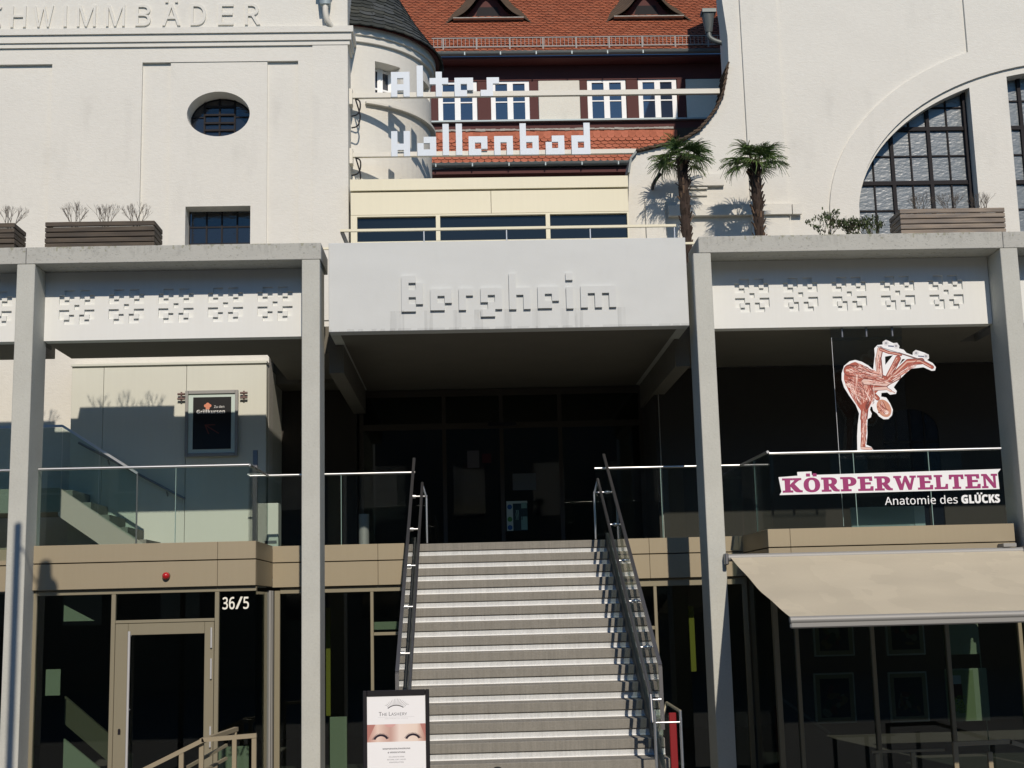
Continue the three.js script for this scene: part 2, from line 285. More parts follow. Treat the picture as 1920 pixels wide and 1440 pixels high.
// ---------------------------------------------------------------- entrance canopy with the raised word
{
  const z = -0.1, c = thing('entrance_canopy', 'wide pale concrete canopy box with the raised word Bergheim above the stairs', 'canopy', [0.52, 5.5, -0.1]);
  // rain wash: clean tracks below the letters, dirt between them, soft mottling (map covers the face)
  const wash = tex(1024, (u, v) => {
    const x = -1.62 + u * 4.28, y = 5.5 + v * 1.08; let k = 0.95 + 0.07 * (fbm(u, v, 9, 5, 4, 200) - 0.5);
    const under = [[-0.75, -0.5], [-0.415, -0.16], [-0.075, 0.095], [0.18, 0.44], [0.525, 0.78], [0.86, 1.12], [1.2, 1.285], [1.37, 1.8]].some(([a, b]) => x > a + 0.02 && x < b + 0.005);
    if (y < 5.74 && x > -0.9 && x < 1.9) { const s = fbm(u, v, 240, 3, 3, 205); if (!under) k -= (0.04 + 0.18 * Math.max(0, s - 0.42)); else k += 0.01; if (!under && fbm(u, v, 120, 2, 2, 207) > 0.52) k -= 0.07; }
    if (y < 5.53 && fbm(u, v, 80, 6, 3, 208) > 0.45) k -= 0.12;
    k -= 0.05 * Math.max(0, fbm(u, v, 60, 5, 4, 209) - 0.55);
    return [k, k, k * 0.995];
  }, 4.28, 1.08);
  wash.offset.set(1.62 / 4.28, -5.5 / 1.08 + 6);
  const mat = std([0.645, 0.67, 0.665], 0.85, { map: wash, bumpMap: T.concreteB, bumpScale: 0.0006 });
  part('front_face', cbox(-1.62, 2.66, 5.5, 6.585, -0.3, z, 0.005), mat, c);
  part('side_face', box(-1.62, -1.5, 5.505, 6.58, -4.4, -0.301), M.concrete, c); part('side_face', box(2.54, 2.66, 5.505, 6.58, -4.4, -0.301), M.concrete, c);
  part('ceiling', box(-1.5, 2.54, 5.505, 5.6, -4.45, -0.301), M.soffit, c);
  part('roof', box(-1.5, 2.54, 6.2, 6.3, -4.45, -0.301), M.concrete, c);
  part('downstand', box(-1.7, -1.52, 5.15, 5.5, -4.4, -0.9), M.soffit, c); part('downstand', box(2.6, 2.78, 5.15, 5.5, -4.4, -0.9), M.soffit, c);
  const ux = 0.0848, uy = 0.087, L = (rows, x, y) => part('letter', pixels(rows, x, y, ux, uy, z, z + 0.034), mat, c);
  L(['110', '101', '111', '101', '110'], -0.757, 6.161); L(['111', '101', '110'], -0.416, 5.996); L(['11', '10', '10'], -0.078, 5.994);
  L(['111', '101', '011', '110'], 0.181, 5.997); L(['100', '100', '111', '101', '101'], 0.52, 6.166); L(['111', '101', '110'], 0.86, 5.999);
  L(['1'], 1.199, 6.163); L(['1', '1', '1'], 1.2, 6.163 - 2 * uy); L(['11111', '10101', '10101'], 1.372, 5.998);
  const r = thing('canopy_railing', 'thin cream handrail with slim posts along the top of the canopy', 'railing', [0.5, 6.6, -0.5]);
  part('rail', bar([-1.52, 6.85, -0.5], [2.62, 6.85, -0.5], 0.035, 0.03), M.cream, r);
  for (const x of [-0.494, 0.522, 1.555, 2.6]) part('post', rod([x, 6.3, -0.5], [x, 6.836, -0.5], 0.009), M.steel, r);
  part('end_bracket', bar([-1.5, 6.84, -0.5], [-1.4, 6.6, -0.7], 0.02, 0.06), M.steelDark, r);
  for (const [x0, x1, l, y, tilt] of [[-9, -1.52, 'thin pale guard rail along the left terrace edge behind the planters', 6.655, 0], [2.45, 9, 'thin cream guard rail on the right terrace edge before the palms', 6.648, 0]]) {
    const g = thing('terrace_rail', l, 'railing', [x0, y, -0.6]); part('rail', bar([x0, y, -0.6], [x1, y, -0.6], 0.03, 0.025), M.cream, g);
    for (let x = Math.ceil(x0); x < x1; x += 1.6) part('post', rod([x, 6.56, -0.6], [x, y - 0.014, -0.6], 0.008), M.steel, g);
  }
  // cream pavilion on the roof behind the railing
  const p = thing('rooftop_pavilion', 'cream metal rooftop pavilion with a dark window strip behind the canopy railing', 'pavilion', [0.37, 6.3, -2.9]);
  part('fascia', [box(-1.605, 2.355, 8.125, 8.29, -3.0, -2.88)], M.cream, p);
  part('panel', cbox(-1.6, 0.388, 7.768, 8.1, -3.0, -2.9, 0.003), M.cream, p); part('panel', cbox(0.394, 2.35, 7.768, 8.1, -3.0, -2.9, 0.003), M.cream, p);
  part('roof', box(-1.6, 2.35, 8.1, 8.25, -3.55, -3.001), M.cream, p);
  part('window_frame', [box(-1.6, 2.35, 7.745, 7.766, -3.0, -2.905), box(-1.6, 2.35, 6.3, 7.38, -3.0, -2.905), box(-1.6, -1.51, 7.38, 7.745, -3.0, -2.905), box(2.325, 2.35, 7.38, 7.745, -3.0, -2.905)], M.cream, p);
  for (const x of [-0.367, 1.193]) part('mullion', box(x - 0.03, x + 0.03, 7.38, 7.745, -3.0, -2.9), M.cream, p);
  for (const [a, b] of [[-1.51, -0.397], [-0.337, 1.163], [1.223, 2.325]]) part('pane', box(a, b, 7.38, 7.745, -2.97, -2.96), M.paneFlat, p);
}

// ---------------------------------------------------------------- bath hall on the left
{
  const b = thing('bath_hall', 'white plastered old bath hall at upper left with an oval window and raised lettering', 'building', [-1.646, 0, -3.1]);
  const ell = (cx, cy, rx, ry, n = 44) => Array.from({ length: n }, (_, i) => [cx + rx * Math.cos(-i / n * 2 * Math.PI), cy + ry * Math.sin(-i / n * 2 * Math.PI)]);
  const outline = [[-14, 3.04], [-2.77, 3.04], [-2.77, 5.9], [-1.646, 5.9], [-1.646, 12.4], [-14, 12.4]];
  const oval = ell(-3.518, 9.384, 0.452, 0.34), rw = rectCW(-3.97, -3.047, 7.3, 8.0);
  part('wall', plate(outline, -3.5, -3.15, [oval, rw]), M.plaster, b);
  part('facing', plate(outline, -3.15, -3.1, [rectCW(-4.62, -2.369, 6.2, 10.178), rectCW(-9.6, -5.914, 6.2, 10.17)]), M.plaster, b);
  part('inset_panel', plate(rect(-4.212, -2.817, 6.2, 10.176), -3.15, -3.113, [oval, rw]), M.plaster, b);
  part('pilaster', [box(-2.16, -1.648, 6.3, 10.41, -3.1, -3.08), box(-1.97, -1.648, 10.675, 12.4, -3.1, -3.075)], M.plaster, b);
  const corn = (y0, y1, p) => [box(-14, -1.646 + p, y0, y1, -3.099, -3.1 + p), box(-1.647, -1.646 + p, y0, y1, -6, -3.1)];
  part('cornice', [...corn(10.585, 10.676, 0.085), ...corn(10.474, 10.584, 0.055), ...corn(10.408, 10.473, 0.03)], M.plaster, b);
  part('side_wall', [box(-1.95, -1.646, 5.9, 12.4, -4.6, -3.501)], M.plaster, b); part('underside', box(-6, -1.66, 5.52, 5.88, -4.6, -3.78), M.soffit, b);
  const z0 = -3.1, z1 = -3.072;
  for (const [s, x] of [['S', -7.13], ['C', -6.77], ['H', -6.42], ['W', -6.06], ['I', -5.745], ['M', -5.44], ['M', -5.02], ['B', -4.62], ['A', -4.21], ['D', -3.82], ['E', -3.42], ['R', -3.03]]) {
    const w = { W: 0.29, M: 0.27, I: 0.05, A: 0.26 }[s] ?? 0.22;
    const gs = [s === 'I' ? box(x - 0.022, x + 0.022, 10.735, 11.06, z0, z1) : text(s, 'sans_regular', 0.325, z1 - z0, x - w / 2, 10.735, z0, w)];
    if (s === 'A') gs.push(box(x - 0.09, x - 0.05, 11.09, 11.13, z0, z1), box(x + 0.05, x + 0.09, 11.09, 11.13, z0, z1));
    part('letter', gs, M.plaster, b);
  }
  const w1 = part('window', plate(ell(-3.518, 9.384, 0.47, 0.36), -3.42, -3.40, [ell(-3.518, 9.384, 0.43, 0.32)]), M.frameDark, b);
  part('pane', plate(ell(-3.518, 9.384, 0.46, 0.35), -3.41, -3.405), M.paneDark, w1);
  const vb = [-3.77, -3.55, -3.33];
  part('glazing_bar', [...vb.map(x => box(x - 0.012, x + 0.012, 9.05, 9.72, -3.404, -3.38)), ...[9.6, 9.47, 9.345, 9.235].map(y => box(-3.77, -3.33, y - 0.013, y + 0.013, -3.403, -3.37)), box(-3.97, -3.77, 9.43, 9.445, -3.403, -3.385), box(-3.33, -3.06, 9.43, 9.445, -3.403, -3.385)], M.frameDark, w1);
  const w2 = part('window', [box(-3.99, -3.03, 8.0, 8.03, -3.42, -3.38), box(-3.99, -3.03, 7.28, 7.31, -3.42, -3.38), box(-4.0, -3.955, 7.31, 8.0, -3.42, -3.38), box(-3.055, -3.03, 7.31, 8.0, -3.42, -3.38)], M.frameDark, b);
  const xs = [-3.955, -3.72, -3.50, -3.28, -3.055], ys = [7.31, 7.52, 7.77, 8.0];
  for (let i = 0; i < 4; i++) for (let j = 0; j < 3; j++) part('pane', box(xs[i] + 0.011, xs[i + 1] - 0.011, ys[j] + 0.011, ys[j + 1] - 0.011, -3.41, -3.40), M.paneDark, w2);
  part('glazing_bar', [...xs.slice(1, 4).map(x => box(x - 0.011, x + 0.011, 7.31, 8.0, -3.412, -3.385)), ...[7.52, 7.77].map(y => box(-3.955, -3.055, y - 0.011, y + 0.011, -3.411, -3.387))], M.frameDark, w2);
  // rainwater head and its elbow
  const h = thing('rainwater_head', 'blue-grey rainwater head with a cream elbow pipe on the left hall at the top edge', 'rain pipe', [-1.96, 10.9, -2.95]);
  const hop = new THREE.CylinderGeometry(0.135, 0.1, 0.3, 4, 1).rotateY(Math.PI / 4).scale(1, 1, 0.8);
  part('hopper', [hop.translate(-1.96, 11.12, -2.96), box(-2.075, -1.845, 11.24, 11.3, -3.07, -2.85)], M.zincPale, h);
  part('elbow', tube([[-1.955, 10.98, -2.96], [-1.955, 10.86, -2.96], [-1.93, 10.74, -2.99], [-1.86, 10.66, -3.06]], 0.042), M.barCream, h);
}

// ---------------------------------------------------------------- arched hall on the right
{
  const b = thing('arched_hall', 'white plastered gabled hall at upper right with a sweeping gable and a large arched window', 'building', [3, 0, -3.1]);
  const edge = [[2.348, 5.88], [2.348, 7.478], [2.41, 8.40], [2.45, 8.62], [2.53, 8.715], [2.694, 8.754], [2.969, 8.815], [3.245, 8.892], [3.463, 9.027], [3.612, 9.188], [3.737, 9.35], [3.842, 9.554], [3.902, 9.8], [3.95, 10.05], [3.955, 10.5], [3.903, 11.05], [3.88, 12.4]];
  const outline = [[13, 12.4], [13, 3.0], [2.69, 3.0], [2.69, 5.88], ...edge];
  const cx = 9.2, cy = 7.715, E = (rx, ry, x) => cy + ry * Math.sqrt(Math.max(0, 1 - ((x - cx) / rx) ** 2));
  const arcPts = (rx, ry, xa, xb, n) => Array.from({ length: n + 1 }, (_, i) => { const x = xa + (xb - xa) * (0.5 - 0.5 * Math.cos(Math.PI * Math.min(1, i / n))); return [x, E(rx, ry, x)]; });
  const openL = [[5.735, 6.6], ...arcPts(3.467, 2.22, 5.736, 7.51, 26), [7.51, 6.6]], openR = [[8.08, 6.6], ...arcPts(3.467, 2.22, 8.08, 10.3, 14), [10.3, 6.6]];
  const lowArch = [[5.84, 3.05], [5.84, 4.55], ...Array.from({ length: 13 }, (_, i) => { const a = Math.PI * (1 - i / 12); return [6.24 + 0.4 * Math.cos(a), 4.55 + 0.32 * Math.sin(a)]; }), [6.64, 3.05]];
  part('wall', plate(outline, -3.55, -3.14, [openL, openR]), M.plaster, b);
  const outerEdge = arcPts(3.9, 2.744, 5.3, 7.52, 26);
  const panelHole = [[4.70, 6.0], [4.70, 12.3], [7.52, 12.3], ...outerEdge.slice().reverse(), [5.3, 6.0]].reverse();
  const innerHole = [[5.73, 6.0], [5.73, 7.7], ...arcPts(3.48, 2.33, 5.732, 12.4, 50), [12.4, 6.0]];
  const flat = outline.map(p => p.slice());
  part('facing', plate([[13, 12.4], [13, 5.9], [4.156, 5.9], [4.156, 12.4]], -3.14, -3.1, [panelHole, innerHole]), M.plaster, b);
  part('ledge', [box(3.25, 3.776, 8.19, 8.362, -3.14, -3.075), box(3.24, 3.535, 8.15, 8.19, -3.14, -3.10)], M.plaster, b);
  part('ledge', [box(2.95, 4.73, 7.735, 7.89, -3.14, -3.045), box(4.745, 4.88, 7.735, 7.885, -3.1, -3.05), box(3.25, 3.53, 8.05, 8.075, -3.14, -3.11)], M.plaster, b);
  part('door_hood', [box(2.62, 2.9, 5.9, 8.0, -3.14, -3.085)], M.plaster, b);
  const tiles = edge.slice(2, 14);
  for (let i = 0; i < tiles.length - 1; i++) for (let k = 0; k < 3; k++) {
    const [xa, ya] = tiles[i], [xb, yb] = tiles[i + 1], f = k / 3, f2 = (k + 1.25) / 3, A = [xa + (xb - xa) * f, ya + (yb - ya) * f], B = [xa + (xb - xa) * f2, ya + (yb - ya) * f2];
    if (i < 2) { if (!k) part('coping', bar([xa - 0.012, ya, -3.32], [xb - 0.012, yb, -3.32], 0.5, 0.03, V(-0.5, 0.8, 0)), M.zinc, b); continue; }
    const nrm = V(-(B[1] - A[1]), B[0] - A[0], 0).normalize();
    part('coping_tile', bar([A[0] + nrm.x * 0.035, A[1] + nrm.y * 0.035, -3.33], [B[0] + nrm.x * 0.012, B[1] + nrm.y * 0.012, -3.33], 0.52, 0.028, nrm), M.tileOld[(i + k) % 2], b);
  }
  // glazing
  const zg = -3.40, glaze = (name, cellsX, cellsY, x0, x1, thickX, thickY) => {
    const top = x => E(3.45, 2.2, x), bars = [];
    for (const x of cellsX.slice(1, -1)) bars.push(box(x - (thickX.includes(x) ? 0.026 : 0.011), x + (thickX.includes(x) ? 0.026 : 0.011), 6.6, top(x) + 0.05, zg, zg + (thickX.includes(x) ? 0.06 : 0.045)));
    for (const y of cellsY.slice(1, -1)) { let xl = x0; while (xl < x1 && top(xl) < y - 0.06) xl += 0.02; const t = thickY.includes(y) ? 0.03 : 0.011; if (xl < x1) bars.push(box(xl, x1, y - t, y + t, zg + 0.001, zg + (thickY.includes(y) ? 0.058 : 0.04))); }
    const w = part('window', bars, M.frameDark, b);
    part('frame', [box(x1 - 0.035, x1 + 0.05, 6.6, top(x1) + 0.05, zg, zg + 0.09)], M.frameDark, w);
    for (let i = 0; i < cellsX.length - 1; i++) for (let j = 0; j < cellsY.length - 1; j++) {
      const [xa, xb, ya, yb] = [cellsX[i], cellsX[i + 1], cellsY[j], cellsY[j + 1]], tp = [];
      for (let k = 0; k <= 6; k++) { const x = xa + (xb - xa) * k / 6; tp.push([x, Math.min(yb, top(x) + 0.03)]); }
      if (Math.max(...tp.map(p => p[1])) <= ya + 0.02) continue;
      const poly = [[xa, ya], [xb, ya], ...tp.reverse().filter(p => p[1] > ya)];
      part('pane', plate(poly, zg + 0.012, zg + 0.02), M.paneRipple, w);
    }
  };
  glaze('window', [5.70, 6.061, 6.352, 6.635, 6.918, 7.211, 7.49], [6.6, 7.03, 7.44, 7.853, 8.269, 8.683, 9.10, 9.43, 9.9], 5.70, 7.49, [6.352, 6.918], [7.44, 8.269, 9.10]);
  glaze('window', [8.05, 8.34, 8.63, 8.92, 9.2, 9.49, 9.78, 10.07, 10.33], [6.6, 7.43, 7.846, 8.258, 8.684, 9.10, 9.52, 10.05], 8.05, 10.33, [8.34, 8.92, 9.49, 10.07], [8.258, 9.10]);
  const la = part('lower_window', plate(lowArch, -3.138, -3.13), M.paneDark, b);
  part('glazing_bar', [...[6.04, 6.24, 6.44].map(x => box(x - 0.012, x + 0.012, 3.05, 4.86, -3.13, -3.118)), ...[3.5, 3.95, 4.4].map(y => box(5.86, 6.62, y - 0.012, y + 0.012, -3.13, -3.12))], M.frameDark, la);
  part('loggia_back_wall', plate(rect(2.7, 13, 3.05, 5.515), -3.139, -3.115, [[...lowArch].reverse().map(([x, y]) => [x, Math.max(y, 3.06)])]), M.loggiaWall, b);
  // body of the hall behind the gable
  part('hall_body', plate([[6.5, 5.9], [15, 5.9], [15, 19.4], [10.5, 24], [6.5, 19.4]], -16, -3.71), M.plaster, b);
  const lp = thing('bent_wall_pipe', 'short bent black pipe sticking out of the wall left of the first palm', 'pipe', [2.78, 8.2, -3]);
  part('pipe', tube([[2.735, 8.17, -3.12], [2.735, 8.19, -3.0], [2.77, 8.25, -2.95], [2.84, 8.33, -2.93]], 0.028), M.black, lp);
  const hr = thing('rain_hopper', 'dark rain hopper with an elbow pipe in the shade beside the tiled roof', 'rain pipe', [4.1, 11.6, -5.2]);
  part('hopper', [new THREE.CylinderGeometry(0.13, 0.07, 0.34, 4).rotateY(Math.PI / 4).translate(4.09, 11.65, -5.2), box(3.98, 4.21, 11.8, 11.86, -5.31, -5.09)], M.zinc, hr);
  part('elbow', tube([[4.09, 11.5, -5.2], [4.1, 11.40, -5.2], [4.2, 11.33, -5.2], [4.5, 11.26, -5.2]], 0.045), M.zinc, hr);
}

// ---------------------------------------------------------------- round tower
{
  const cx = -1.96, cz = -5.0, R = 1.47, t = thing('round_tower', 'round plastered stair tower with a grey slate cone roof behind the left hall corner', 'tower', [cx, 6, cz]);
  const ring = (r0, r1, y0, y1, a0 = -0.6, a1 = Math.PI + 0.6, n = 56) => {  // a piece of thick ring; angle 0 = +x, pi/2 = +z
    const s = []; for (let i = 0; i <= n; i++) { const a = a0 + (a1 - a0) * i / n; s.push([r1 * Math.cos(a), r1 * Math.sin(a)]); }
    for (let i = n; i >= 0; i--) { const a = a0 + (a1 - a0) * i / n; s.push([r0 * Math.cos(a), r0 * Math.sin(a)]); }
    return new THREE.ExtrudeGeometry(shape(s), { depth: y1 - y0, bevelEnabled: false }).rotateX(Math.PI / 2).scale(1, -1, 1).translate(cx, y0, cz);
  };
  const flip = g => { g = clean(g); const p = g.attributes.position.array, n = g.attributes.normal; for (let i = 0; i < p.length; i += 9) for (let k = 0; k < 3; k++) { const q = p[i + 3 + k]; p[i + 3 + k] = p[i + 6 + k]; p[i + 6 + k] = q; } const out = g.clone(); out.computeVertexNormals(); return out; };
  const smooth = a => part('wall', a.map(flip), M.plaster, t);
  const ang = (x, z) => Math.atan2(z - cz, x - cx);
  const wA = [ang(-0.90, -3.93), ang(-1.292, -3.69)], wB = [ang(-0.51, -4.80), ang(-0.60, -4.46)];
  const y0 = 9.86, y1 = 10.41, w2a = 10.28, w2b = 10.5;
  smooth([ring(R - 0.35, R, 5.9, y0), ring(R - 0.35, R, y1, 10.9, -0.6, Math.PI + 0.6), ring(R - 0.35, R, y0, y1, wA[1], Math.PI + 0.6, 30), ring(R - 0.35, R, y0, y1, -0.6, wB[0] - 0.0, 10), ring(R - 0.35, R, y0, y1, wB[1], wA[0], 10), ring(R - 0.35, R, y0, w2a - 0.1, wB[0], wB[1], 4)]);
  part('cornice', [ring(R, R + 0.05, 10.665, 10.76), ring(R, R + 0.085, 10.762, 10.88)].map(flip), M.plaster, t);
  part('string_course', [ring(R, R + 0.07, 9.70, 9.74, -0.6, 1.21)].map(flip), M.plaster, t);
  for (const [a0, a1, yb] of [[wA[0], wA[1], y0], [wB[0], wB[1], w2a - 0.1]]) {
    const am = (a0 + a1) / 2, r = R - 0.22, w = part('window', flip(ring(r - 0.06, r - 0.04, yb, y1, a0 - 0.02, a1 + 0.02, 4)), M.paneSky, t), o = [];
    const P = (a, rr_, y) => [cx + rr_ * Math.cos(a), y, cz + rr_ * Math.sin(a)];
    for (const f of [0.02, 0.45, 0.55, 0.98]) o.push(bar(P(a0 + (a1 - a0) * f, r - 0.02, yb), P(a0 + (a1 - a0) * f, r - 0.02, y1), 0.05, 0.03));
    for (const y of [yb + 0.03, yb + 0.22, y1 - 0.03]) o.push(bar(P(a0, r - 0.022, y), P(a1, r - 0.022, y), 0.03, 0.03));
    part('sash', o, M.winWhite, w);
  }
  // cone roof: boarding and slates
  const prof = [[R + 0.19, 10.86], [R + 0.06, 11.05], [R - 0.2, 11.42], [R - 0.52, 11.98], [R - 0.85, 12.7], [0.02, 14.6]];
  part('roof_boarding', new THREE.LatheGeometry(prof.map(([r, y]) => new THREE.Vector2(Math.max(0.01, r - 0.03), y)), 48).translate(cx, 0, cz), M.dark, t);
  part('eave_board', flip(ring(R + 0.06, R + 0.16, 10.882, 10.90)), M.redPaint, t);
  const rAt = y => { for (let i = 0; i < prof.length - 1; i++) if (y <= prof[i + 1][1]) { const f = (y - prof[i][1]) / (prof[i + 1][1] - prof[i][1]); return prof[i][0] + (prof[i + 1][0] - prof[i][0]) * f; } return 0.1; };
  const slateG = [0, 1, 2].map(k => { const s = new THREE.Shape(); const w = 0.105 + 0.012 * k; s.moveTo(-w * 0.9, 0.02); s.quadraticCurveTo(-w * 0.2, -0.03 - 0.01 * k, w * 0.75, 0.0); s.quadraticCurveTo(w * 1.15, 0.05, w, 0.17); s.lineTo(-w, 0.17); s.closePath(); return clean(new THREE.ExtrudeGeometry(s, { depth: 0.018, bevelEnabled: false, curveSegments: 4 })); });
  slateG.forEach(worldUV);
  let n = 0, row = 0;
  for (let y = 10.865; y < 12.2; y += 0.083, row++) {
    const r = rAt(y), ra = rAt(y + 0.1), slope = Math.atan2(0.1, r - ra), cnt = Math.round(2 * Math.PI * r / 0.185);
    for (let i = 0; i < cnt; i++) {
      const a = (i + (row % 2) * 0.5 + rr(-0.08, 0.08)) / cnt * Math.PI * 2;
      if (Math.sin(a) < -0.35 || Math.cos(a) < -0.1 || n >= 300) continue;
      const m = new THREE.Mesh(slateG[Math.floor(rnd() * 3)], M.slate[Math.floor(rnd() * 4)]); m.name = 'slate';
      m.rotation.order = 'YXZ'; m.rotation.y = Math.PI / 2 - a; m.rotation.x = -(Math.PI / 2 - slope) - 0.14 + rr(-0.05, 0.05); m.rotation.z = rr(-0.08, 0.08);
      m.position.set((r + 0.008) * Math.cos(a), y - 6, (r + 0.008) * Math.sin(a)); m.castShadow = m.receiveShadow = true; t.add(m); n++;
    }
  }
}

// ---------------------------------------------------------------- tiled building in the middle, far behind
{
  const z = -18, b = thing('tiled_building', 'red-tiled building with eyebrow dormers, dark red boarding and white windows behind the sign', 'building', [3, 0, z]);
  part('wall', [box(-3, 12, 8, 14.7, z - 4, z - 0.02), box(-3, 12, 14.7, 16.35, z - 4, z - 0.12)], M.plaster, b);
  part('boarding', [[-3, -0.615], [0.42, 0.77], [1.79, 2.02], [3.13, 3.32], [4.36, 4.67], [5.71, 5.93]].flatMap(([x0, x1]) => [box(x0, x1, 14.83, 16.35, z - 0.11, z - 0.0)]).concat([box(-3, 12, 15.93, 16.35, z - 0.11, z + 0.012)]), M.redPaint, b);
  for (const [a, c] of [[2.03, 3.12], [5.94, 8.5]]) part('plaster_field', cbox(a, c, 14.84, 15.92, z - 0.1, z + 0.01, 0.01), M.plasterLow, b);
  part('sill', [box(-0.9, 9, 14.78, 14.82, z - 0.1, z + 0.1)], M.zincPale, b); part('sill_board', box(-0.9, 9, 14.57, 14.78, z - 0.1, z - 0.015), M.redPaint, b);
  for (const x of [-0.61, 0.775, 3.325, 4.675]) {
    const W = 1.015, w = part('window', [box(x, x + 0.12, 14.83, 15.93, z - 0.1, z - 0.02), box(x + W - 0.12, x + W, 14.83, 15.93, z - 0.1, z - 0.02), box(x + 0.12, x + W - 0.12, 14.83, 14.87, z - 0.1, z - 0.02), box(x + 0.12, x + W - 0.12, 15.86, 15.93, z - 0.1, z - 0.02), box(x + W / 2 - 0.075, x + W / 2 + 0.075, 14.87, 15.86, z - 0.1, z - 0.01)], M.winWhite, b);
    for (const [a, c] of [[x + 0.12, x + W / 2 - 0.075], [x + W / 2 + 0.075, x + W - 0.12]]) {
      part('pane', box(a, c, 14.87, 15.86, z - 0.08, z - 0.06), M.paneSky, w);
      part('glazing_bar', box(a, c, 15.345, 15.375, z - 0.059, z - 0.035), M.winWhite, w);
    }
  }
  // small skirt roof under the windows
  const tileShape = (w, l) => { const s = new THREE.Shape(); s.moveTo(-w / 2, l); s.lineTo(-w / 2, 0.055); s.quadraticCurveTo(-w / 2 + 0.01, 0.012, 0, 0); s.quadraticCurveTo(w / 2 - 0.01, 0.012, w / 2, 0.055); s.lineTo(w / 2, l); s.closePath(); const g = clean(new THREE.ExtrudeGeometry(s, { depth: 0.022, bevelEnabled: false, curveSegments: 4 })); worldUV(g); return g; };
  const tg = tileShape(0.173, 0.24);
  const skirt = part('skirt_roof', [bar([-0.95, 14.38, z + 0.03], [9, 14.38, z + 0.03], 0.02, 0.36)], M.tileOld[0], b);
  part('mortar_line', Array.from({ length: 50 }, (_, i) => bar([-0.95 + i * 0.13, 14.55 + rr(-0.008, 0.008), z + 0.055], [-0.82 + i * 0.13, 14.55 + rr(-0.008, 0.008), z + 0.055 + rr(-.01, .01)], 0.07 + rr(-.02, .02), 0.05 + rr(-0.015, 0.02))), M.mortar, b);
  const rows = [[14.34, 0.075, 80], [14.265, 0.10, 76], [14.16, 0.15, 62]];
  for (let i = 0, y = 14.16, zz = 0.15; i < 6; i++) { y -= 0.124; zz += 0.099; rows.push([y, zz, 51]); }
  const deck = new THREE.BufferGeometry(); deck.setAttribute('position', new THREE.Float32BufferAttribute([-1, 14.2, z + 0.08, -1, 13.38, z + 0.70, 9, 14.2, z + 0.08, 9, 14.2, z + 0.08, -1, 13.38, z + 0.70, 9, 13.38, z + 0.70], 3)); deck.computeVertexNormals();
  part('skirt_deck', deck, M.tileOld[0], b);
  rows.forEach(([y, dz, deg], r) => { for (let i = 0; i < 35; i++) {
    const m = new THREE.Mesh(tg, [M.tileLow[Math.floor(rnd() * 3)], M.tileEdge]); m.name = 'tile'; m.rotation.x = -(Math.PI / 2 - deg * Math.PI / 180) - 0.11;
    m.position.set(-0.83 + i * 0.185 + (r % 2) * 0.0925 - 3 + rr(-.003, .003), y, dz + 0.012 + (r < 3 ? 0.014 * r : 0.02)); m.castShadow = m.receiveShadow = true; skirt.add(m);
  } });
  const gutter = (y, zg, x0, x1, name) => { const pr = []; for (let i = 0; i <= 12; i++) { const a = Math.PI + i / 12 * Math.PI; pr.push([0.085 * Math.cos(a), 0.085 * Math.sin(a)]); } for (let i = 12; i >= 0; i--) { const a = Math.PI + i / 12 * Math.PI; pr.push([0.078 * Math.cos(a), 0.078 * Math.sin(a)]); }
    const g = new THREE.ExtrudeGeometry(shape(pr), { depth: x1 - x0, bevelEnabled: false, curveSegments: 1 }).rotateY(Math.PI / 2).translate(x0, y, zg);
    const q = part(name, [g, rod([x0, y + 0.003, zg + 0.085], [x1, y + 0.003, zg + 0.085], 0.012)], M.zinc, b);
    part('gutter_joint', Array.from({ length: 9 }, (_, i) => box(x0 + 0.3 + i * 0.93, x0 + 0.33 + i * 0.93, y - 0.088, y, zg + 0.04, zg + 0.09)), M.zincPale, q); };
  gutter(13.385, z + 0.80, -1, 6, 'lower_gutter'); gutter(16.48, z + 0.56, -3, 9, 'gutter');
  part('eave_soffit', [box(-3, 12, 16.34, 16.40, z - 0.1, z + 0.5), box(-1, 9, 13.15, 13.28, z, z + 0.72), box(-1, 6, 12, 13.15, z, z + 0.1)], M.redPaint, b);
  // main roof
  const S45 = Math.PI / 4, e = 0.135, dy = e * Math.sin(S45), roof = new THREE.BufferGeometry(); const zr = z + 0.52, yr = 16.46;
  roof.setAttribute('position', new THREE.Float32BufferAttribute([-3, yr, zr, 12, yr, zr, 12, yr + 5, zr - 5, -3, yr, zr, 12, yr + 5, zr - 5, -3, yr + 5, zr - 5], 3)); roof.computeVertexNormals();
  const rf = part('roof', roof, M.tileOld[0], b);
  const inst = []; const mk = [0, 1, 2, 3].map(() => []);
  for (let r = 0; r < 34; r++) for (let i = 0; i < 66; i++) mk[Math.floor(rnd() * 4)].push([-3.0 + i * 0.185 + (r % 2) * 0.0925 + rr(-.003, .003), yr + 0.02 + r * dy, zr - r * dy + 0.028 + rr(0, 0.006)]);
  mk.forEach((list, k) => {
    const im = new THREE.InstancedMesh(tg, [M.tile[k], M.tileEdge], list.length), q = new THREE.Object3D();
    list.forEach(([x, y, zz], i) => { q.position.set(x - 3, y, zz - z); q.rotation.set(-S45 - 0.13 + rr(-0.025, 0.025), 0, rr(-0.01, 0.01)); q.updateMatrix(); im.setMatrixAt(i, q.matrix); });
    im.name = 'roof_tiles'; im.userData.kind = 'stuff'; im.castShadow = im.receiveShadow = true; rf.add(im);
  });
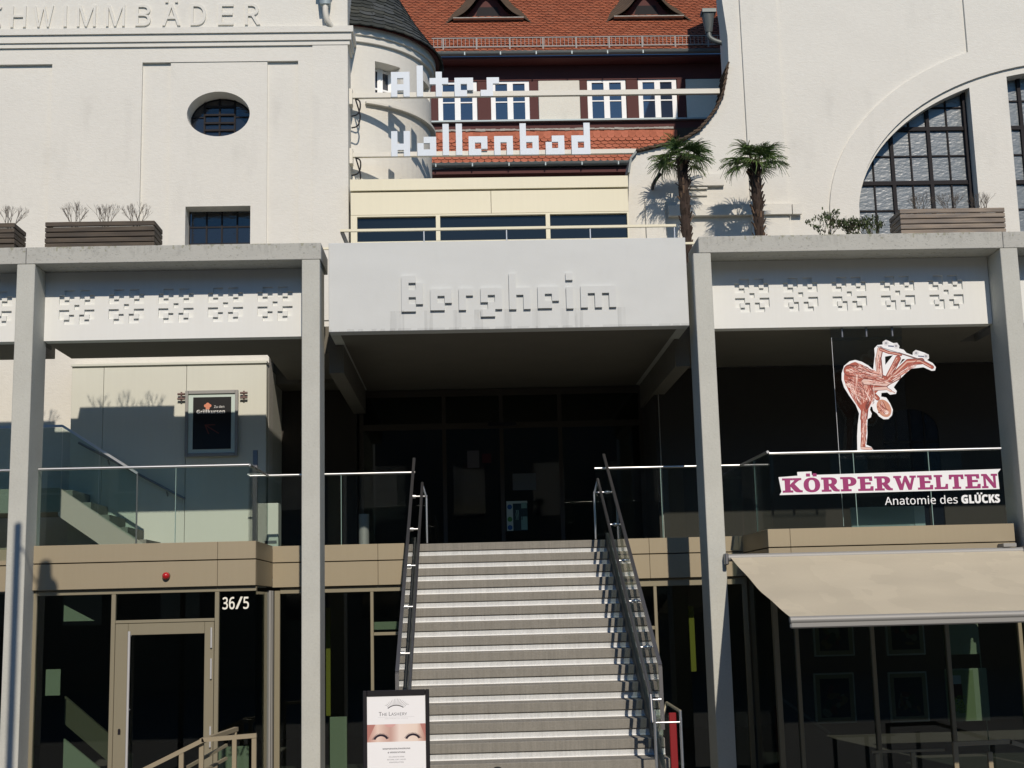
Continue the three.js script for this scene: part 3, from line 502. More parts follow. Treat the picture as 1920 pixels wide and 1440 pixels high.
  // eyebrow dormers
  for (const xc of [0.78, 5.18]) {
    const yb = 18.12, zb = zr - (yb - yr) + 0.2, f = x => { const t = Math.max(0, Math.min(1, (Math.abs(x) - 0.85) / 0.75)); return 1.02 * Math.exp(-Math.pow(Math.abs(x) / 0.5, 1.5)) - 0.36 * t * t * (3 - 2 * t); };
    const d = part('eyebrow_dormer', plate([[-0.98, 0], [0.98, 0], ...Array.from({ length: 25 }, (_, i) => { const x = 0.98 - 1.96 * i / 24; return [x, Math.max(0.002, f(x) - 0.01)]; })].map(([x, y]) => [x + xc, yb + y]), zb - 0.42, zb - 0.38), M.redPaint, b);
    part('dormer_window', plate([[-0.4, 0.06], [0.4, 0.06], [0.26, 0.5], [-0.26, 0.5]].map(([x, y]) => [x + xc, yb + y]), zb - 0.378, zb - 0.36), M.frameDark, d);
    part('dormer_sill', bar([xc - 0.96, yb + 0.0, zb - 0.18], [xc + 0.96, yb + 0.0, zb - 0.18], 0.5, 0.025), M.mortar, d);
    for (let k = 0; k < 15; k++) {   // courses of tiles swept over the dormer
      const p = [], n = 60, row = (zz, lift) => Array.from({ length: n + 1 }, (_, i) => { const x = -1.75 + 3.5 * i / n; return [xc + x, Math.max(yb + (zb - zz) - 0.36, yb + f(x) + (zb - zz) * 0.7 - 0.05 + lift), zz]; });
      const a = row(zb - k * 0.1, 0.045), c = row(zb - 0.13 - k * 0.1, 0.02), lo = row(zb - k * 0.1, 0.012);
      for (let i = 0; i < n; i++) { p.push(...a[i], ...a[i + 1], ...c[i + 1], ...a[i], ...c[i + 1], ...c[i]); p.push(...lo[i], ...lo[i + 1], ...a[i + 1], ...lo[i], ...a[i + 1], ...a[i]); }
      const g = new THREE.BufferGeometry(); g.setAttribute('position', new THREE.Float32BufferAttribute(p, 3)); g.computeVertexNormals();
      part('tile_course', g, M.tileOld[k % 2], d);
    }
  }
  // snow guard
  const zs = z + 0.34, y0 = 16.74, y1 = 16.985, s = part('snow_guard', [bar([-0.75, y1, zs], [8, y1, zs], 0.024, 0.024), bar([-0.75, y0, zs], [8, y0, zs], 0.03, 0.03)], M.guard, b), bars = [];
  for (let x = -0.7; x < 8; x += 0.104) bars.push(box(x - 0.006, x + 0.006, y0, y1, zs - 0.006, zs + 0.006));
  part('grille', bars, M.guard, s, { stuff: true });
  for (let x = -0.45; x < 8; x += 0.872) part('bracket', [box(x - 0.02, x + 0.02, y0 - 0.14, y1, zs + 0.018, zs + 0.03)], M.guard, s);
}

// ---------------------------------------------------------------- the two-line sign
{
  const ux = 0.0912, uy = 0.0958, zf = -3.25;
  const word = (name, label, x1, yb, yt, letters) => {
    const s = thing(name, label, 'sign', [-1.58, yb, -3.3]);
    part('carrier_bar', cbox(-1.6, x1, yb, yt, -3.36, -3.3, 0.004), M.barCream, s);
    for (const [rows, x, y] of letters) part('letter', pixels(rows, x, y, ux, uy, -3.298, zf), M.signWhite, s);
    for (const [dy, k] of [[-0.02, 1], [-0.2, 0.8]]) part('cable', tube([[-1.56, yb, -3.34], [-1.50, yb - 0.02 + dy, -3.32], [-1.49, yb - 0.13 + dy * k, -3.32], [-1.53, yb - 0.22 + dy, -3.33], [-1.62, yb - 0.24 + dy, -3.36]], 0.011), M.frameDark, s);
    part('wall_bracket', [box(-1.646, -1.6, yb - 0.1, yt + 0.06, -3.42, -3.28)], M.barCream, s);
  };
  const e = ['111', '101', '110'], l = ['1', '1', '1', '1', '1'], a = ['011', '101', '111'];
  word('rooftop_sign', 'white block-letter sign line reading Altes on a cream bar between the two halls', 3.83, 9.676, 9.755, [
    [['111', '101', '111', '101'], -1.030, 10.05], [l, -0.652, 10.145], [['010', '111', '010', '010'], -0.465, 10.045], [e, -0.098, 9.948], [['011', '010', '110'], 0.284, 9.948]]);
  word('rooftop_sign', 'white block-letter sign line reading Hallenbad on the lower cream bar', 2.55, 8.77, 8.84, [
    [['101', '101', '111', '101'], -1.036, 9.138], [a, -0.655, 9.045], [l, -0.286, 9.24], [l, -0.093, 9.24], [e, 0.092, 9.043], [['111', '101', '101'], 0.465, 9.042],
    [['100', '100', '111', '101', '111'], 0.842, 9.232], [a, 1.218, 9.038], [['001', '001', '111', '101', '111'], 1.598, 9.228]]);
}

// ---------------------------------------------------------------- planters, bare shrubs, evergreens, palms
{
  const makePlanter = (name, label, mat, o) => {
    const W = 1.29, H = 0.325, D = 0.42, n = 5, p = thing(name, label, 'planter', o, 'wooden planter boxes on the terrace edge'), [X, Y, Z] = o, ph = H / n;
    for (let i = 0; i < n; i++) {
      const y0 = Y + i * ph + 0.005, y1 = Y + (i + 1) * ph - 0.006, k = rr(-0.008, 0.006), q = i % 2 ? 0.02 : 0;
      part('plank', cbox(X - W / 2 + q, X + W / 2 - q, y0, y1, Z - 0.03, Z + k, 0.004), mat, p); part('plank', cbox(X - W / 2, X + W / 2, y0, y1, Z - D, Z - D + 0.03, 0.004), mat, p);
      for (const s of [-1, 1]) part('end_plank', cbox(X + s * (W / 2 - 0.015) - 0.015 + k / 2, X + s * (W / 2 - 0.015) + 0.015 + k / 2, y0, y1, Z - D + 0.03 - (q ? 0.025 : -0.002), Z - 0.032 + (q ? 0.03 : 0), 0.004), mat, p);
    }
    part('lining', box(X - W / 2 + 0.03, X + W / 2 - 0.03, Y + 0.01, Y + H - 0.06, Z - D + 0.03, Z - 0.035), M.soil, p);
    return p;
  };
  const yP = 6.568;
  makePlanter('planter_box', 'dark wooden planter with three bare shrubs above the left portico bay', M.woodDark, [-4.33, yP + 0.01, -0.1]);
  makePlanter('planter_box', 'dark wooden planter cut off by the left picture edge', M.woodDark, [-5.98, yP + 0.01, -0.1]);
  makePlanter('planter_box', 'grey weathered wooden planter in front of the arched window', M.woodPale, [5.94, yP + 0.01, -0.1]);
  const shrub = (name, label, o, h, w, mat, leafy) => {
    const s = thing(name, label, 'shrub', o, leafy ? undefined : 'bare shrubs in the terrace planters'), g = [], [X, Y, Z] = o, lf = [];
    const grow = (p, d, len, r, lev) => {
      const q = [p[0] + d.x * len, p[1] + d.y * len, p[2] + d.z * len]; g.push(rod(p, q, r, r * 0.6, 4));
      if (leafy && lev < 3) for (let k = 0; k < 2; k++) { const f = rnd(), L = new THREE.PlaneGeometry(0.017, 0.034).rotateX(rr(-1.2, 1.2)).rotateY(rr(0, 6.3)).translate(p[0] + (q[0] - p[0]) * f + rr(-.025, .025), p[1] + (q[1] - p[1]) * f + rr(-.02, .02), p[2] + (q[2] - p[2]) * f + rr(-.025, .025)); lf.push(L); }
      if (lev > 0) { const n = lev > 2 ? 3 : 2 + (rnd() > 0.5 ? 1 : 0); for (let k = 0; k < n; k++) grow(q, d.clone().add(V(rr(-.55, .55), rr(-0.05, .45), rr(-.55, .55))).normalize(), len * rr(0.62, 0.85), r * 0.62, lev - 1); }
    };
    for (let k = 0; k < 5; k++) { const a = k / 5 * 6.28 + rr(-.4, .4); grow([X + 0.02 * Math.cos(a), Y, Z + 0.02 * Math.sin(a)], V(Math.cos(a) * w, 1, Math.sin(a) * w).normalize(), h * 0.3, 0.005, leafy ? 3 : 4); }
    part('twigs', g, M.twig, s); if (lf.length) part('leaves', lf, M.leaf, s, { stuff: true });
  };
  const yS = yP + 0.28;
  [[-4.69, 'leftmost'], [-4.32, 'middle'], [-3.95, 'rightmost']].forEach(([x, w]) => shrub('bare_shrub', w + ' of the three leafless shrubs in the dark left planter', [x, yS, -0.3], 0.36, 0.42, M.twig));
  shrub('bare_shrub', 'leafless shrub in the planter cut off by the left picture edge', [-5.45, yS, -0.3], 0.36, 0.42, M.twig); 
  [[5.62, 'leftmost'], [6.0, 'middle'], [6.38, 'rightmost']].forEach(([x, w]) => shrub('bare_shrub', w + ' of the three sparse shrubs in the grey planter before the arched window', [x, yS - 0.02, -0.3], 0.36, 0.42, M.twig));
  shrub('leafy_shrub', 'larger leafy evergreen shrub on the right terrace edge left of the grey planter', [4.48, 6.55, -0.45], 0.52, 0.42, M.twig, true);
  shrub('leafy_shrub', 'thin sparse evergreen shrub between the two fuller ones on the terrace edge', [4.80, 6.55, -0.45], 0.40, 0.3, M.twig, true);
  shrub('leafy_shrub', 'small leafy evergreen shrub directly left of the grey planter', [5.02, 6.55, -0.45], 0.42, 0.45, M.twig, true);

  // fan palms
  const fan = k => {   // a frond in its own axes: stalk along +y from 0, blade spreads from its tip
    const p = [], stalk = 0.21, N = 24, quad = (a, b, c, d) => p.push(...a, ...b, ...c, ...a, ...c, ...d);
    for (let i = 0; i < N; i++) {
      const t = (i / (N - 1) - 0.5) * 3.7, L = (0.31 - 0.06 * Math.abs(t) / 2.1) * (0.9 + 0.2 * hash(i, k, 5)), c = Math.sin(t), s = Math.cos(t), w = 0.0075, dr = 0.06 + 0.10 * hash(i, k, 9) + (hash(i, k, 12) > 0.75 ? 0.12 : 0);
      const pt = (f, side, lift) => [c * L * f - s * w * side, stalk + s * L * f + c * w * side, lift - dr * f * f * f + 0.05 * f - 0.06 * Math.abs(Math.sin(t / 2)) * 0];
      const fs = [0.02, 0.4, 0.72, 1];
      for (let j = 0; j < 3; j++) { const ww = [0.6, 1.2, 0.9, 0.1]; for (const sd of [-1, 1]) quad(pt(fs[j], 0, -0.004), pt(fs[j + 1], 0, -0.004), pt(fs[j + 1], sd * ww[j + 1], 0.004), pt(fs[j], sd * ww[j], 0.004)); }
    }
    const g = new THREE.BufferGeometry(); g.setAttribute('position', new THREE.Float32BufferAttribute(p, 3)); g.computeVertexNormals(); worldUV(g); return g;
  };
  const fans = [0, 1, 2, 3].map(fan), stalkG = clean(rod([0, -0.02, 0], [0, 0.24, 0], 0.009, 0.006, 5));
  const palm = (label, x, z, yTop, bend) => {
    const y0 = 5.885, t = thing('fan_palm', label, 'palm tree', [x, y0, z], null), H = yTop - y0, pts = [];
    for (let i = 0; i <= 8; i++) { const f = i / 8; pts.push(V(x + bend * (1 - f) , y0 + H * f, z)); }
    const curve = new THREE.CatmullRomCurve3(pts), tr = new THREE.TubeGeometry(curve, 30, 1, 14), pp = tr.attributes.position;
    for (let i = 0; i < pp.count; i++) { const f = Math.floor(i / 15) / 30, c = curve.getPoint(f), r = 0.052 + 0.022 * f + 0.009 * Math.sin(f * 60 + i * 2.1) * f; const v = V(pp.getX(i), pp.getY(i), pp.getZ(i)).sub(c).setLength(r).add(c); pp.setXYZ(i, v.x, v.y, v.z); }
    tr.computeVertexNormals(); const trunk = part('trunk', tr, M.bark, t);
    const fib = [], pale = [];
    for (let k = 0; k < 150; k++) { const f = Math.pow(rnd(), 0.6), c = curve.getPoint(f), a = rr(0, 6.28), r = 0.048 + 0.022 * f, L = rr(0.05, 0.11), o = rr(0.01, 0.05) * (0.4 + f); const A = [c.x + Math.cos(a) * r, c.y, c.z + Math.sin(a) * r], B = [c.x + Math.cos(a) * (r + o), c.y + L, c.z + Math.sin(a) * (r + o)]; (rnd() < 0.22 ? pale : fib).push(bar(A, B, 0.025, 0.012, V(Math.cos(a), 0, Math.sin(a)))); }
    part('leaf_base', fib, M.bark, trunk, { stuff: true }); part('leaf_base', pale, M.barkPale, trunk, { stuff: true });
    const N = 20;
    for (let k = 0; k < N + 7; k++) {
      const young = k >= N, a = k * 2.39996 + rr(-.25, .25), el = young ? rr(0.2, 1.1) : k < 2 ? rr(0.5, 0.9) : k < 7 ? rr(0.2, 0.45) : k < 16 ? rr(-0.15, 0.2) : rr(-0.4, -0.15), m = new THREE.Mesh(fans[k % 4], M.palm[Math.floor(rnd() * 3)]);
      m.name = 'frond'; const dir = V(Math.cos(a) * Math.cos(el), Math.sin(el), Math.sin(a) * Math.cos(el)), side = new THREE.Vector3().crossVectors(dir, V(0, 1, 0)).normalize(), nz = new THREE.Vector3().crossVectors(side, dir);
      m.quaternion.setFromRotationMatrix(new THREE.Matrix4().makeBasis(side, dir, nz)); m.rotateY(rr(-.5, .5)); m.scale.setScalar(young ? rr(0.4, 0.55) : rr(0.76, 0.92));
      m.position.set(dir.x * 0.05, H - 0.02 + dir.y * 0.08, dir.z * 0.05); m.castShadow = m.receiveShadow = true; t.add(m);
      const s = new THREE.Mesh(stalkG, M.petiole); s.name = 'stalk'; m.add(s);
    }
  };
  palm('fan palm with a long shaggy trunk right beside the canopy end', 3.075, -2.5, 8.42, 0.05);
  palm('fan palm standing alone before the white plaster wall', 4.045, -2.25, 8.27, 0.03);
}

// ---------------------------------------------------------------- outer staircase
const RISE = 0.161, GO = 0.29, ZT = -1.6, nose = z => 3.06 - (z - ZT) * RISE / GO;
{
  const s = thing('staircase', 'wide grey stone staircase with pale stripes rising to the entrance', 'stairs', [0.52, 0, 3.6]);
  const x0 = -0.80, x1 = 1.84;
  const sg = [0, 1, 2].map(k => null);
  for (let i = 0; i < 19; i++) {
    const y = 3.06 - i * RISE, zf = ZT + i * GO;
    part('step', cbox(x0, x1, y - 0.094, y, zf - 0.33, zf + 0.006 + rr(-0.001, 0.001), 0.006), M.step, s);
    part('riser_strip', box(x0, x1, y - RISE + 0.006, y - 0.098, zf - 0.06, zf - 0.012), M.strip, s);
    part('strip_edge', cbox(x0, x1, y - RISE + 0.001, y - RISE + 0.012, zf - 0.04, zf + 0.004, 0.003), M.nose, s);
  }
  part('body', plate([[1.62, 2.85], [1.62, 0], [-3.55, 0], [-3.55, 0.04]].map(([z, y]) => [-z, y]), 0, x1 - x0 - 0.02).rotateY(-Math.PI / 2).translate(x1 - 0.01, 0, 0), M.concrete, s);
  const rails = (side, xg, xh, label) => {
    const b = thing('stair_balustrade', label, 'balustrade', [xg, 0, 1], 'glass balustrades of the main stairs'), H = 1.02, ze = 2.75, zt = ZT - 0.12;
    const seg = [[zt, -0.5], [-0.49, 0.6], [0.61, 1.7], [1.71, ze]];
    for (const [a, c] of seg) part('glass_pane', plate([[-a, nose(a) - 0.02], [-c, nose(c) - 0.02], [-c, nose(c) + H], [-a, nose(a) + H]].map(([z, y]) => [z, y]).reverse(), 0, 0.012).rotateY(Math.PI / 2).translate(xg - 0.006, 0, 0), M.glassRail, b);
    part('base_channel', [bar([xg, nose(ZT) + 0.02, ZT - 0.03], [xg, nose(3.3) - 0.0, 3.3], 0.05, 0.15)], M.channel, b);
    part('top_rail', [bar([xg, nose(zt) + H + 0.01, zt], [xg, nose(ze) + H + 0.01, ze], 0.034, 0.03), bar([xg, nose(ze) + H, ze], [xg, nose(ze) + 0.45, ze + 0.01], 0.034, 0.028)], M.steelDark, b);
    const dh = 0.77; const hr = part('handrail', [rod([xh, nose(ZT) + dh, ZT], [xh, nose(ze) + dh, ze], 0.018), rod([xh, nose(ze) + dh, ze], [xh, nose(ze) + dh - 0.25, ze + 0.06], 0.018)], M.steelDark, b);
    part('end_post', [rod([xh + side * -0.05, 3.07, ZT - 0.02], [xh + side * -0.05, 3.64, ZT - 0.02], 0.014), rod([xh + side * -0.05, 3.64, ZT - 0.02], [xh, 3.82, ZT], 0.014), bar([xh + side * -0.06, 3.665, ZT - 0.02], [xg, 3.665, ZT - 0.02], 0.016, 0.016)], M.steel, b);
    for (let z = -1.35; z < 2.8; z += 0.82) part('bracket', [rod([xg, nose(z) + dh - 0.05, z], [xh, nose(z) + dh - 0.05, z], 0.012), rod([xh, nose(z) + dh - 0.05, z], [xh, nose(z) + dh, z], 0.009), rod([xg + side * -0.03, nose(z) + dh - 0.05, z], [xg + side * -0.0065, nose(z) + dh - 0.05, z], 0.024)], M.steel, hr);
  };
  rails(-1, -0.70, -0.595, 'glass stair balustrade with dark handrail on the left side of the stairs');
  rails(1, 1.745, 1.645, 'glass stair balustrade with dark handrail on the right side of the stairs');
}

// ---------------------------------------------------------------- ground-floor shop fronts
const fasciaPanels = (t, z, x0, x1, joints, y0, ym, y1) => {
  const xs = [x0, ...joints, x1];
  for (let i = 0; i < xs.length - 1; i++) { const a = xs[i] + (i ? 0.0015 : 0), c = xs[i + 1] - 0.0015; part('fascia_panel', cbox(a, c, ym + 0.012, y1, z - 0.06, z, 0.003), M.bronze, t); part('fascia_panel', cbox(a, c, y0, ym, z - 0.06, z - 0.002, 0.003), M.bronze, t); }
};
const sideFascia = (t, x, z0, z1, y0, ym, y1, s) => { const a = Math.min(x, x - s * 0.06), c = Math.max(x, x - s * 0.06); part('fascia_return', cbox(a, c, ym + 0.012, y1, z1, z0, 0.003), M.bronze, t); part('fascia_return', cbox(a, c, y0, ym, z1, z0, 0.003), M.bronze, t); };
{
  const z = -0.3, t = thing('corner_shop', 'glazed corner shop with bronze frames, a glass door and number 36/5, lower left', 'shop front', [-3.8, 0, z]);
  fasciaPanels(t, z, -5.07, -2.49, [-2.933], 2.57, 2.865, 3.08); sideFascia(t, -2.49, z - 0.061, -1.6, 2.57, 2.865, 3.08, 1);
  part('fascia_backing', [box(-5.06, -2.56, 2.56, 3.06, -1.58, z - 0.07)], M.concrete, t);
  const fz0 = -0.42, fz1 = -0.35, F = (name, a, m = M.bronzeFrame, p = t) => part(name, a.map(q => cbox(...q, 0.004)), m, p);
  F('frame', [[-5.065, -5.005, 0, 2.56, fz0, fz1], [-4.155, -4.105, 0, 2.505, fz0, fz1], [-2.968, -2.918, 0, 2.505, fz0, fz1], [-5.004, -2.49, 2.506, 2.556, fz0, fz1], [-4.104, -2.969, 2.17, 2.206, fz0, fz1], [-5.004, -4.156, 0, 0.06, fz0, fz1], [-2.917, -2.51, 0, 0.06, fz0, fz1]]);
  for (const [a, c, y0, y1] of [[-5.004, -4.156, 0.061, 2.505], [-4.104, -2.969, 2.207, 2.505], [-2.917, -2.50, 0.061, 2.505]]) part('shop_pane', box(a, c, y0, y1, -0.392, -0.384), M.glassShop, t);
  part('shop_pane', box(-2.506, -2.498, 0.061, 2.5, -1.45, -0.393), M.glassShop, t);
  part('corner_profile', [cbox(-2.515, -2.475, 0, 2.52, -1.66, -1.60, 0.003), cbox(-2.53, -2.47, 0, 2.52, -1.55, -1.50, 0.003), cbox(-2.52, -2.475, 0, 2.52, -1.45, -1.40, 0.003)], M.alu, t);
  const d = part('door', [cbox(-4.10, -3.955, 0.01, 2.165, -0.41, -0.345, 0.004), cbox(-3.08, -2.972, 0.01, 2.165, -0.41, -0.345, 0.004), cbox(-3.954, -3.081, 2.035, 2.165, -0.41, -0.345, 0.004), cbox(-3.954, -3.081, 0.01, 0.15, -0.41, -0.345, 0.004)], M.bronzeFrame, t);
  part('door_pane', box(-3.954, -3.081, 0.151, 2.034, -0.382, -0.374), M.glassShop, d);
  part('door_handle', [rod([-3.925, 0.35, -0.28], [-3.925, 2.08, -0.28], 0.015), rod([-3.925, 2.03, -0.28], [-3.925, 2.03, -0.36], 0.01), rod([-3.925, 1.2, -0.28], [-3.925, 1.2, -0.36], 0.01)], M.satin, d);
  for (const y of [1.87, 1.52, 0.76, 0.2]) part('hinge', rod([-3.0, y, -0.332], [-3.0, y + 0.23, -0.332], 0.011), M.satin, d);
  part('lock', [rod([-4.03, 0.98, -0.346], [-4.03, 0.98, -0.335], 0.014), box(-4.045, -4.015, 0.93, 0.975, -0.345, -0.337)], M.black, d);
  for (const [s, x, w] of [['3', -2.885, 0.063], ['6', -2.81, 0.066], ['/', -2.736, 0.085], ['5', -2.645, 0.065]]) part('digit', text(s, 'sans_regular', s === '/' ? 0.135 : 0.132, 0.003, x, 2.306, -0.383, w, 0.022), std([0.85, 0.84, 0.74], 0.6), t);
  const l = thing('alarm_lamp', 'small red alarm lamp on the bronze fascia above the left shop door', 'lamp', [-3.518, 2.70, z]);
  part('socket', rod([-3.518, 2.70, z - 0.001], [-3.518, 2.70, z + 0.02], 0.046, 0.044, 20), M.black, l);
  part('lens', new THREE.SphereGeometry(0.044, 20, 12, 0, 6.29, 0, 1.6).rotateX(Math.PI / 2).translate(-3.518, 2.70, z + 0.02), M.red, l);
  // what shows through its glass
  const nb = thing('pale_board', 'pale green board standing low inside the left shop with the number shadow', 'board', [-3.2, 0, -2.9]); part('board', cbox(-3.39, -2.98, 0.03, 0.52, -2.93, -2.9, 0.004), M.greenPale, nb);
  const nn = thing('sunlit_square', 'pale square standing in for a patch of sunlight inside the left shop window', 'notice', [-4.95, 1.4, -0.7]); part('sheet', box(-5.0, -4.83, 1.36, 1.66, -0.75, -0.745), M.greenPale, nn);  // a sunlit patch on the inner wall, given as a pale sheet
  const st = thing('inner_stair_stringer', 'pale sloping stair stringer inside the left shop', 'stairs', [-4.4, 0, -1.2]); part('stringer', plate([[-4.92, 1.32], [-4.1, 0.62], [-4.1, 0.3], [-4.92, 1.0]], -1.3, -1.24), M.bronzeFrame, st); part('lower_face', plate([[-4.92, 0.82], [-4.1, 0.15], [-4.1, 0.05], [-4.92, 0.05]], -1.3, -1.25), M.greenPale, st);
  const tp = thing('sunlit_triangle', 'pale triangle standing in for a patch of sunlight high inside the left shop window', 'sheet', [-4.7, 2.2, -0.8]); part('sheet', plate([[-4.73, 2.21], [-4.375, 2.21], [-4.73, 2.40]], -0.475, -0.465), M.greenPale, tp);  // triangle of sunlight put in as a pale flat piece
}
{
  const z = -1.6, t = thing('recessed_shop_front', 'recessed bronze shop front left of the stairs behind the second column', 'shop front', [-1.6, 0, z]);
  fasciaPanels(t, z, -2.488, -0.83, [-1.167], 2.56, 2.86, 3.075);
  part('frame', [[-2.47, -2.40, 0, 2.52, -1.72, -1.65], [-1.271, -1.231, 0, 2.48, -1.72, -1.65], [-2.40, -0.83, 2.48, 2.555, -1.72, -1.65], [-1.23, -0.80, 1.935, 1.975, -1.72, -1.65]].map(q => cbox(...q, 0.004)), M.bronzeFrame, t);
  for (const [a, c, y0, y1] of [[-2.399, -1.272, 0.01, 2.479], [-1.23, -0.8, 1.976, 2.479], [-1.23, -0.8, 0.01, 1.934]]) part('shop_pane', box(a, c, y0, y1, -1.69, -1.682), M.glassShop, t);
  const b = thing('yellow_panel', 'narrow yellow panel inside the shop beside the second column', 'panel', [-1.86, 0, -2.6]); part('panel', cbox(-1.93, -1.87, 0.9, 2.3, -2.64, -2.6, 0.004), M.yellow, b);
  const p = thing('pale_stand', 'pale green panel low inside the shop left of the poster stand', 'panel', [-1.7, 0, -2.4]); part('panel', cbox(-1.86, -1.64, 0.03, 0.9, -2.44, -2.4, 0.004), M.greenPale, p);
  const q = thing('transom_blind', 'pale strip behind the transom window left of the stairs', 'blind', [-1, 2, -2]); part('blind', cbox(-1.25, -0.78, 2.0, 2.1, -2.02, -2.0, 0.003), M.greenPale, q);
}
{
  const z = -1.6, t = thing('recessed_shop_front', 'recessed bronze shop front right of the stairs behind the third column', 'shop front', [2.7, 0, z]);
  fasciaPanels(t, z, 1.87, 3.5, [2.27], 2.56, 2.86, 3.065);
  part('frame', [[2.308, 2.349, 0, 2.46, -1.72, -1.65], [1.86, 3.5, 2.46, 2.555, -1.72, -1.65], [1.86, 2.307, 1.92, 1.965, -1.72, -1.65], [3.44, 3.5, 0, 2.46, -1.72, -1.65]].map(q => cbox(...q, 0.004)), M.bronzeFrame, t);
  for (const [a, c, y0, y1] of [[1.86, 2.307, 1.966, 2.459], [1.86, 2.307, 0.01, 1.919], [2.35, 3.439, 0.01, 2.459]]) part('shop_pane', box(a, c, y0, y1, -1.69, -1.682), M.glassShop, t);
  const b = thing('yellow_panel', 'narrow yellow-green panel inside the shop left of the third column', 'panel', [2.87, 0, -2.2]); part('panel', cbox(2.83, 2.90, 1.36, 2.2, -2.24, -2.2, 0.004), M.yellow, b);
}
{
  const z = -0.1, t = thing('awning_shop', 'glazed shop with dark bronze mullions in the shade of the awning, lower right', 'shop front', [4.9, 0, z]);
  fasciaPanels(t, z, 3.46, 6.365, [3.72], 2.56, 2.845, 3.065); sideFascia(t, 3.46, z - 0.061, -1.6, 2.56, 2.845, 3.065, -1);
  part('fascia_backing', box(3.53, 6.3, 2.56, 3.05, -1.58, z - 0.07), M.concrete, t);
  part('mullion', cbox(3.49, 3.55, 0, 2.555, -0.30, -0.22, 0.004), M.bronzeFrame, t);
  for (const x of [3.735, 4.62, 5.50, 6.36]) part('mullion', cbox(x, x + 0.045, 0, 2.555, -0.30, -0.22, 0.004), M.bronzeFrame, t);
  for (const [a, c] of [[3.551, 3.734], [3.781, 4.619], [4.666, 5.499], [5.546, 6.359], [6.406, 7.6]]) part('shop_pane', box(a, c, 0.02, 2.55, -0.27, -0.262), M.glassShop, t);
  part('shop_pane', box(3.512, 3.52, 0.02, 2.55, -1.60, -0.301), M.glassShop, t);
  const art = (k) => canvasTex(128, 160, (g, w, h) => { g.fillStyle = '#b0a588'; g.fillRect(0, 0, w, h); g.fillStyle = '#4a4034'; g.fillRect(14, 14, w - 28, h - 28); for (let i = 0; i < 14; i++) { g.fillStyle = ['#6a3a1e', '#7a6a3a', '#3a4a26', '#80806a'][(i + k) % 4]; g.beginPath(); g.ellipse(30 + hash(i, k, 3) * 68, 50 + hash(i, k, 4) * 80, 8 + hash(i, k, 6) * 14, 5 + hash(i, k, 7) * 9, hash(i, k, 8) * 3, 0, 7); g.fill(); } });
  [['left lower', 4.17, 0.75, 0.5, 0.6], ['left upper', 4.2, 1.55, 0.5, 0.6], ['middle lower', 5.09, 0.74, 0.48, 0.6], ['middle upper', 5.1, 1.54, 0.48, 0.6]].forEach(([w, x, y, W, H], k) => {
    const b = thing('framed_picture', 'dim framed picture inside the awning shop, ' + w + ' one', 'picture', [x, y, -1.2]); part('frame', cbox(x, x + W, y, y + H, -1.23, -1.2, 0.004), M.paper, b);
    part('print', print(x + 0.02, x + W - 0.02, y + 0.02, y + H - 0.02, -1.197), new THREE.MeshStandardMaterial({ map: art(k), roughness: 0.6 }), b, { keepUV: true });
  });
  const leafArt = canvasTex(128, 200, (g, w, h) => { g.fillStyle = '#a8b48a'; g.fillRect(0, 0, w, h); g.fillStyle = '#dfe6ea'; g.fillRect(10, 20, 60, 40); g.fillStyle = '#7a4a2a'; g.fillRect(10, 55, 62, 60); for (let i = 0; i < 90; i++) { g.fillStyle = ['#7d9a24', '#a6c02c', '#5b7a20', '#c8d050'][i % 4]; g.fillRect(8 + hash(i, 1, 1) * 70, 100 + hash(i, 2, 1) * 70, 7, 4); } });
  const hb = thing('garden_picture', 'hanging pale print with green garden leaves at the right end of the awning shop', 'picture', [6.05, 0.75, -1.2]);
  part('board', cbox(5.80, 6.32, 0.73, 1.36, -1.23, -1.21, 0.003), M.greenPale, hb); part('print', print(5.805, 6.15, 0.745, 1.34, -1.206), new THREE.MeshStandardMaterial({ map: leafArt, roughness: 0.6 }), hb, { keepUV: true });
  part('cord', rod([6.29, 0.03, -1.22], [6.24, 2.5, -1.22], 0.006), M.greenPale, hb);
  const hu = thing('pale_board', 'pale hanging board above the garden picture in the awning shop', 'board', [6.1, 1.6, -1.2]); part('board', cbox(5.82, 6.26, 1.53, 2.2, -1.23, -1.21, 0.003), M.greenPale, hu);
  const tb = thing('slanted_rail', 'slanted pale rail inside the awning shop near the left pane', 'rail', [3.9, 0.9, -0.9]); part('rail', bar([3.62, 1.14, -0.9], [4.25, 0.66, -0.9], 0.05, 0.03), M.alu, tb);
  const rp = thing('red_reflection', 'narrow red board standing in for a reflection in the glass left of the awning shop', 'panel', [3.53, 0, -0.9]); part('panel', cbox(3.60, 3.66, 0, 1.0, -0.93, -0.9, 0.004), M.redBoard, rp);  // red mirror image in the pane, built as a board behind it
}
{
  const t = thing('far_left_fascia', 'bronze fascia and dark shop glass at the left picture edge behind the first column', 'shop front', [-6, 0, -0.35]);
  fasciaPanels(t, -0.55, -9, -5.2, [], 2.57, 2.865, 3.08); part('core', [box(-9, -5.2, 2.56, 3.06, -1.58, -0.62)], M.concrete, t);
  part('shop_pane', box(-9, -5.27, 0.02, 2.56, -0.66, -0.652), M.glassShop, t);
}

{
  const t = thing('far_right_fascia', 'bronze fascia and shop glass at the right picture edge behind the last column', 'shop front', [8, 0, -0.35]);
  fasciaPanels(t, -0.55, 6.7, 9.5, [], 2.57, 2.865, 3.08); part('backing', box(6.7, 9.5, 2.56, 3.06, -1.58, -0.62), M.concrete, t);
  part('shop_pane', box(7.62, 9.5, 0.02, 2.56, -0.66, -0.652), M.glassShop, t);
}
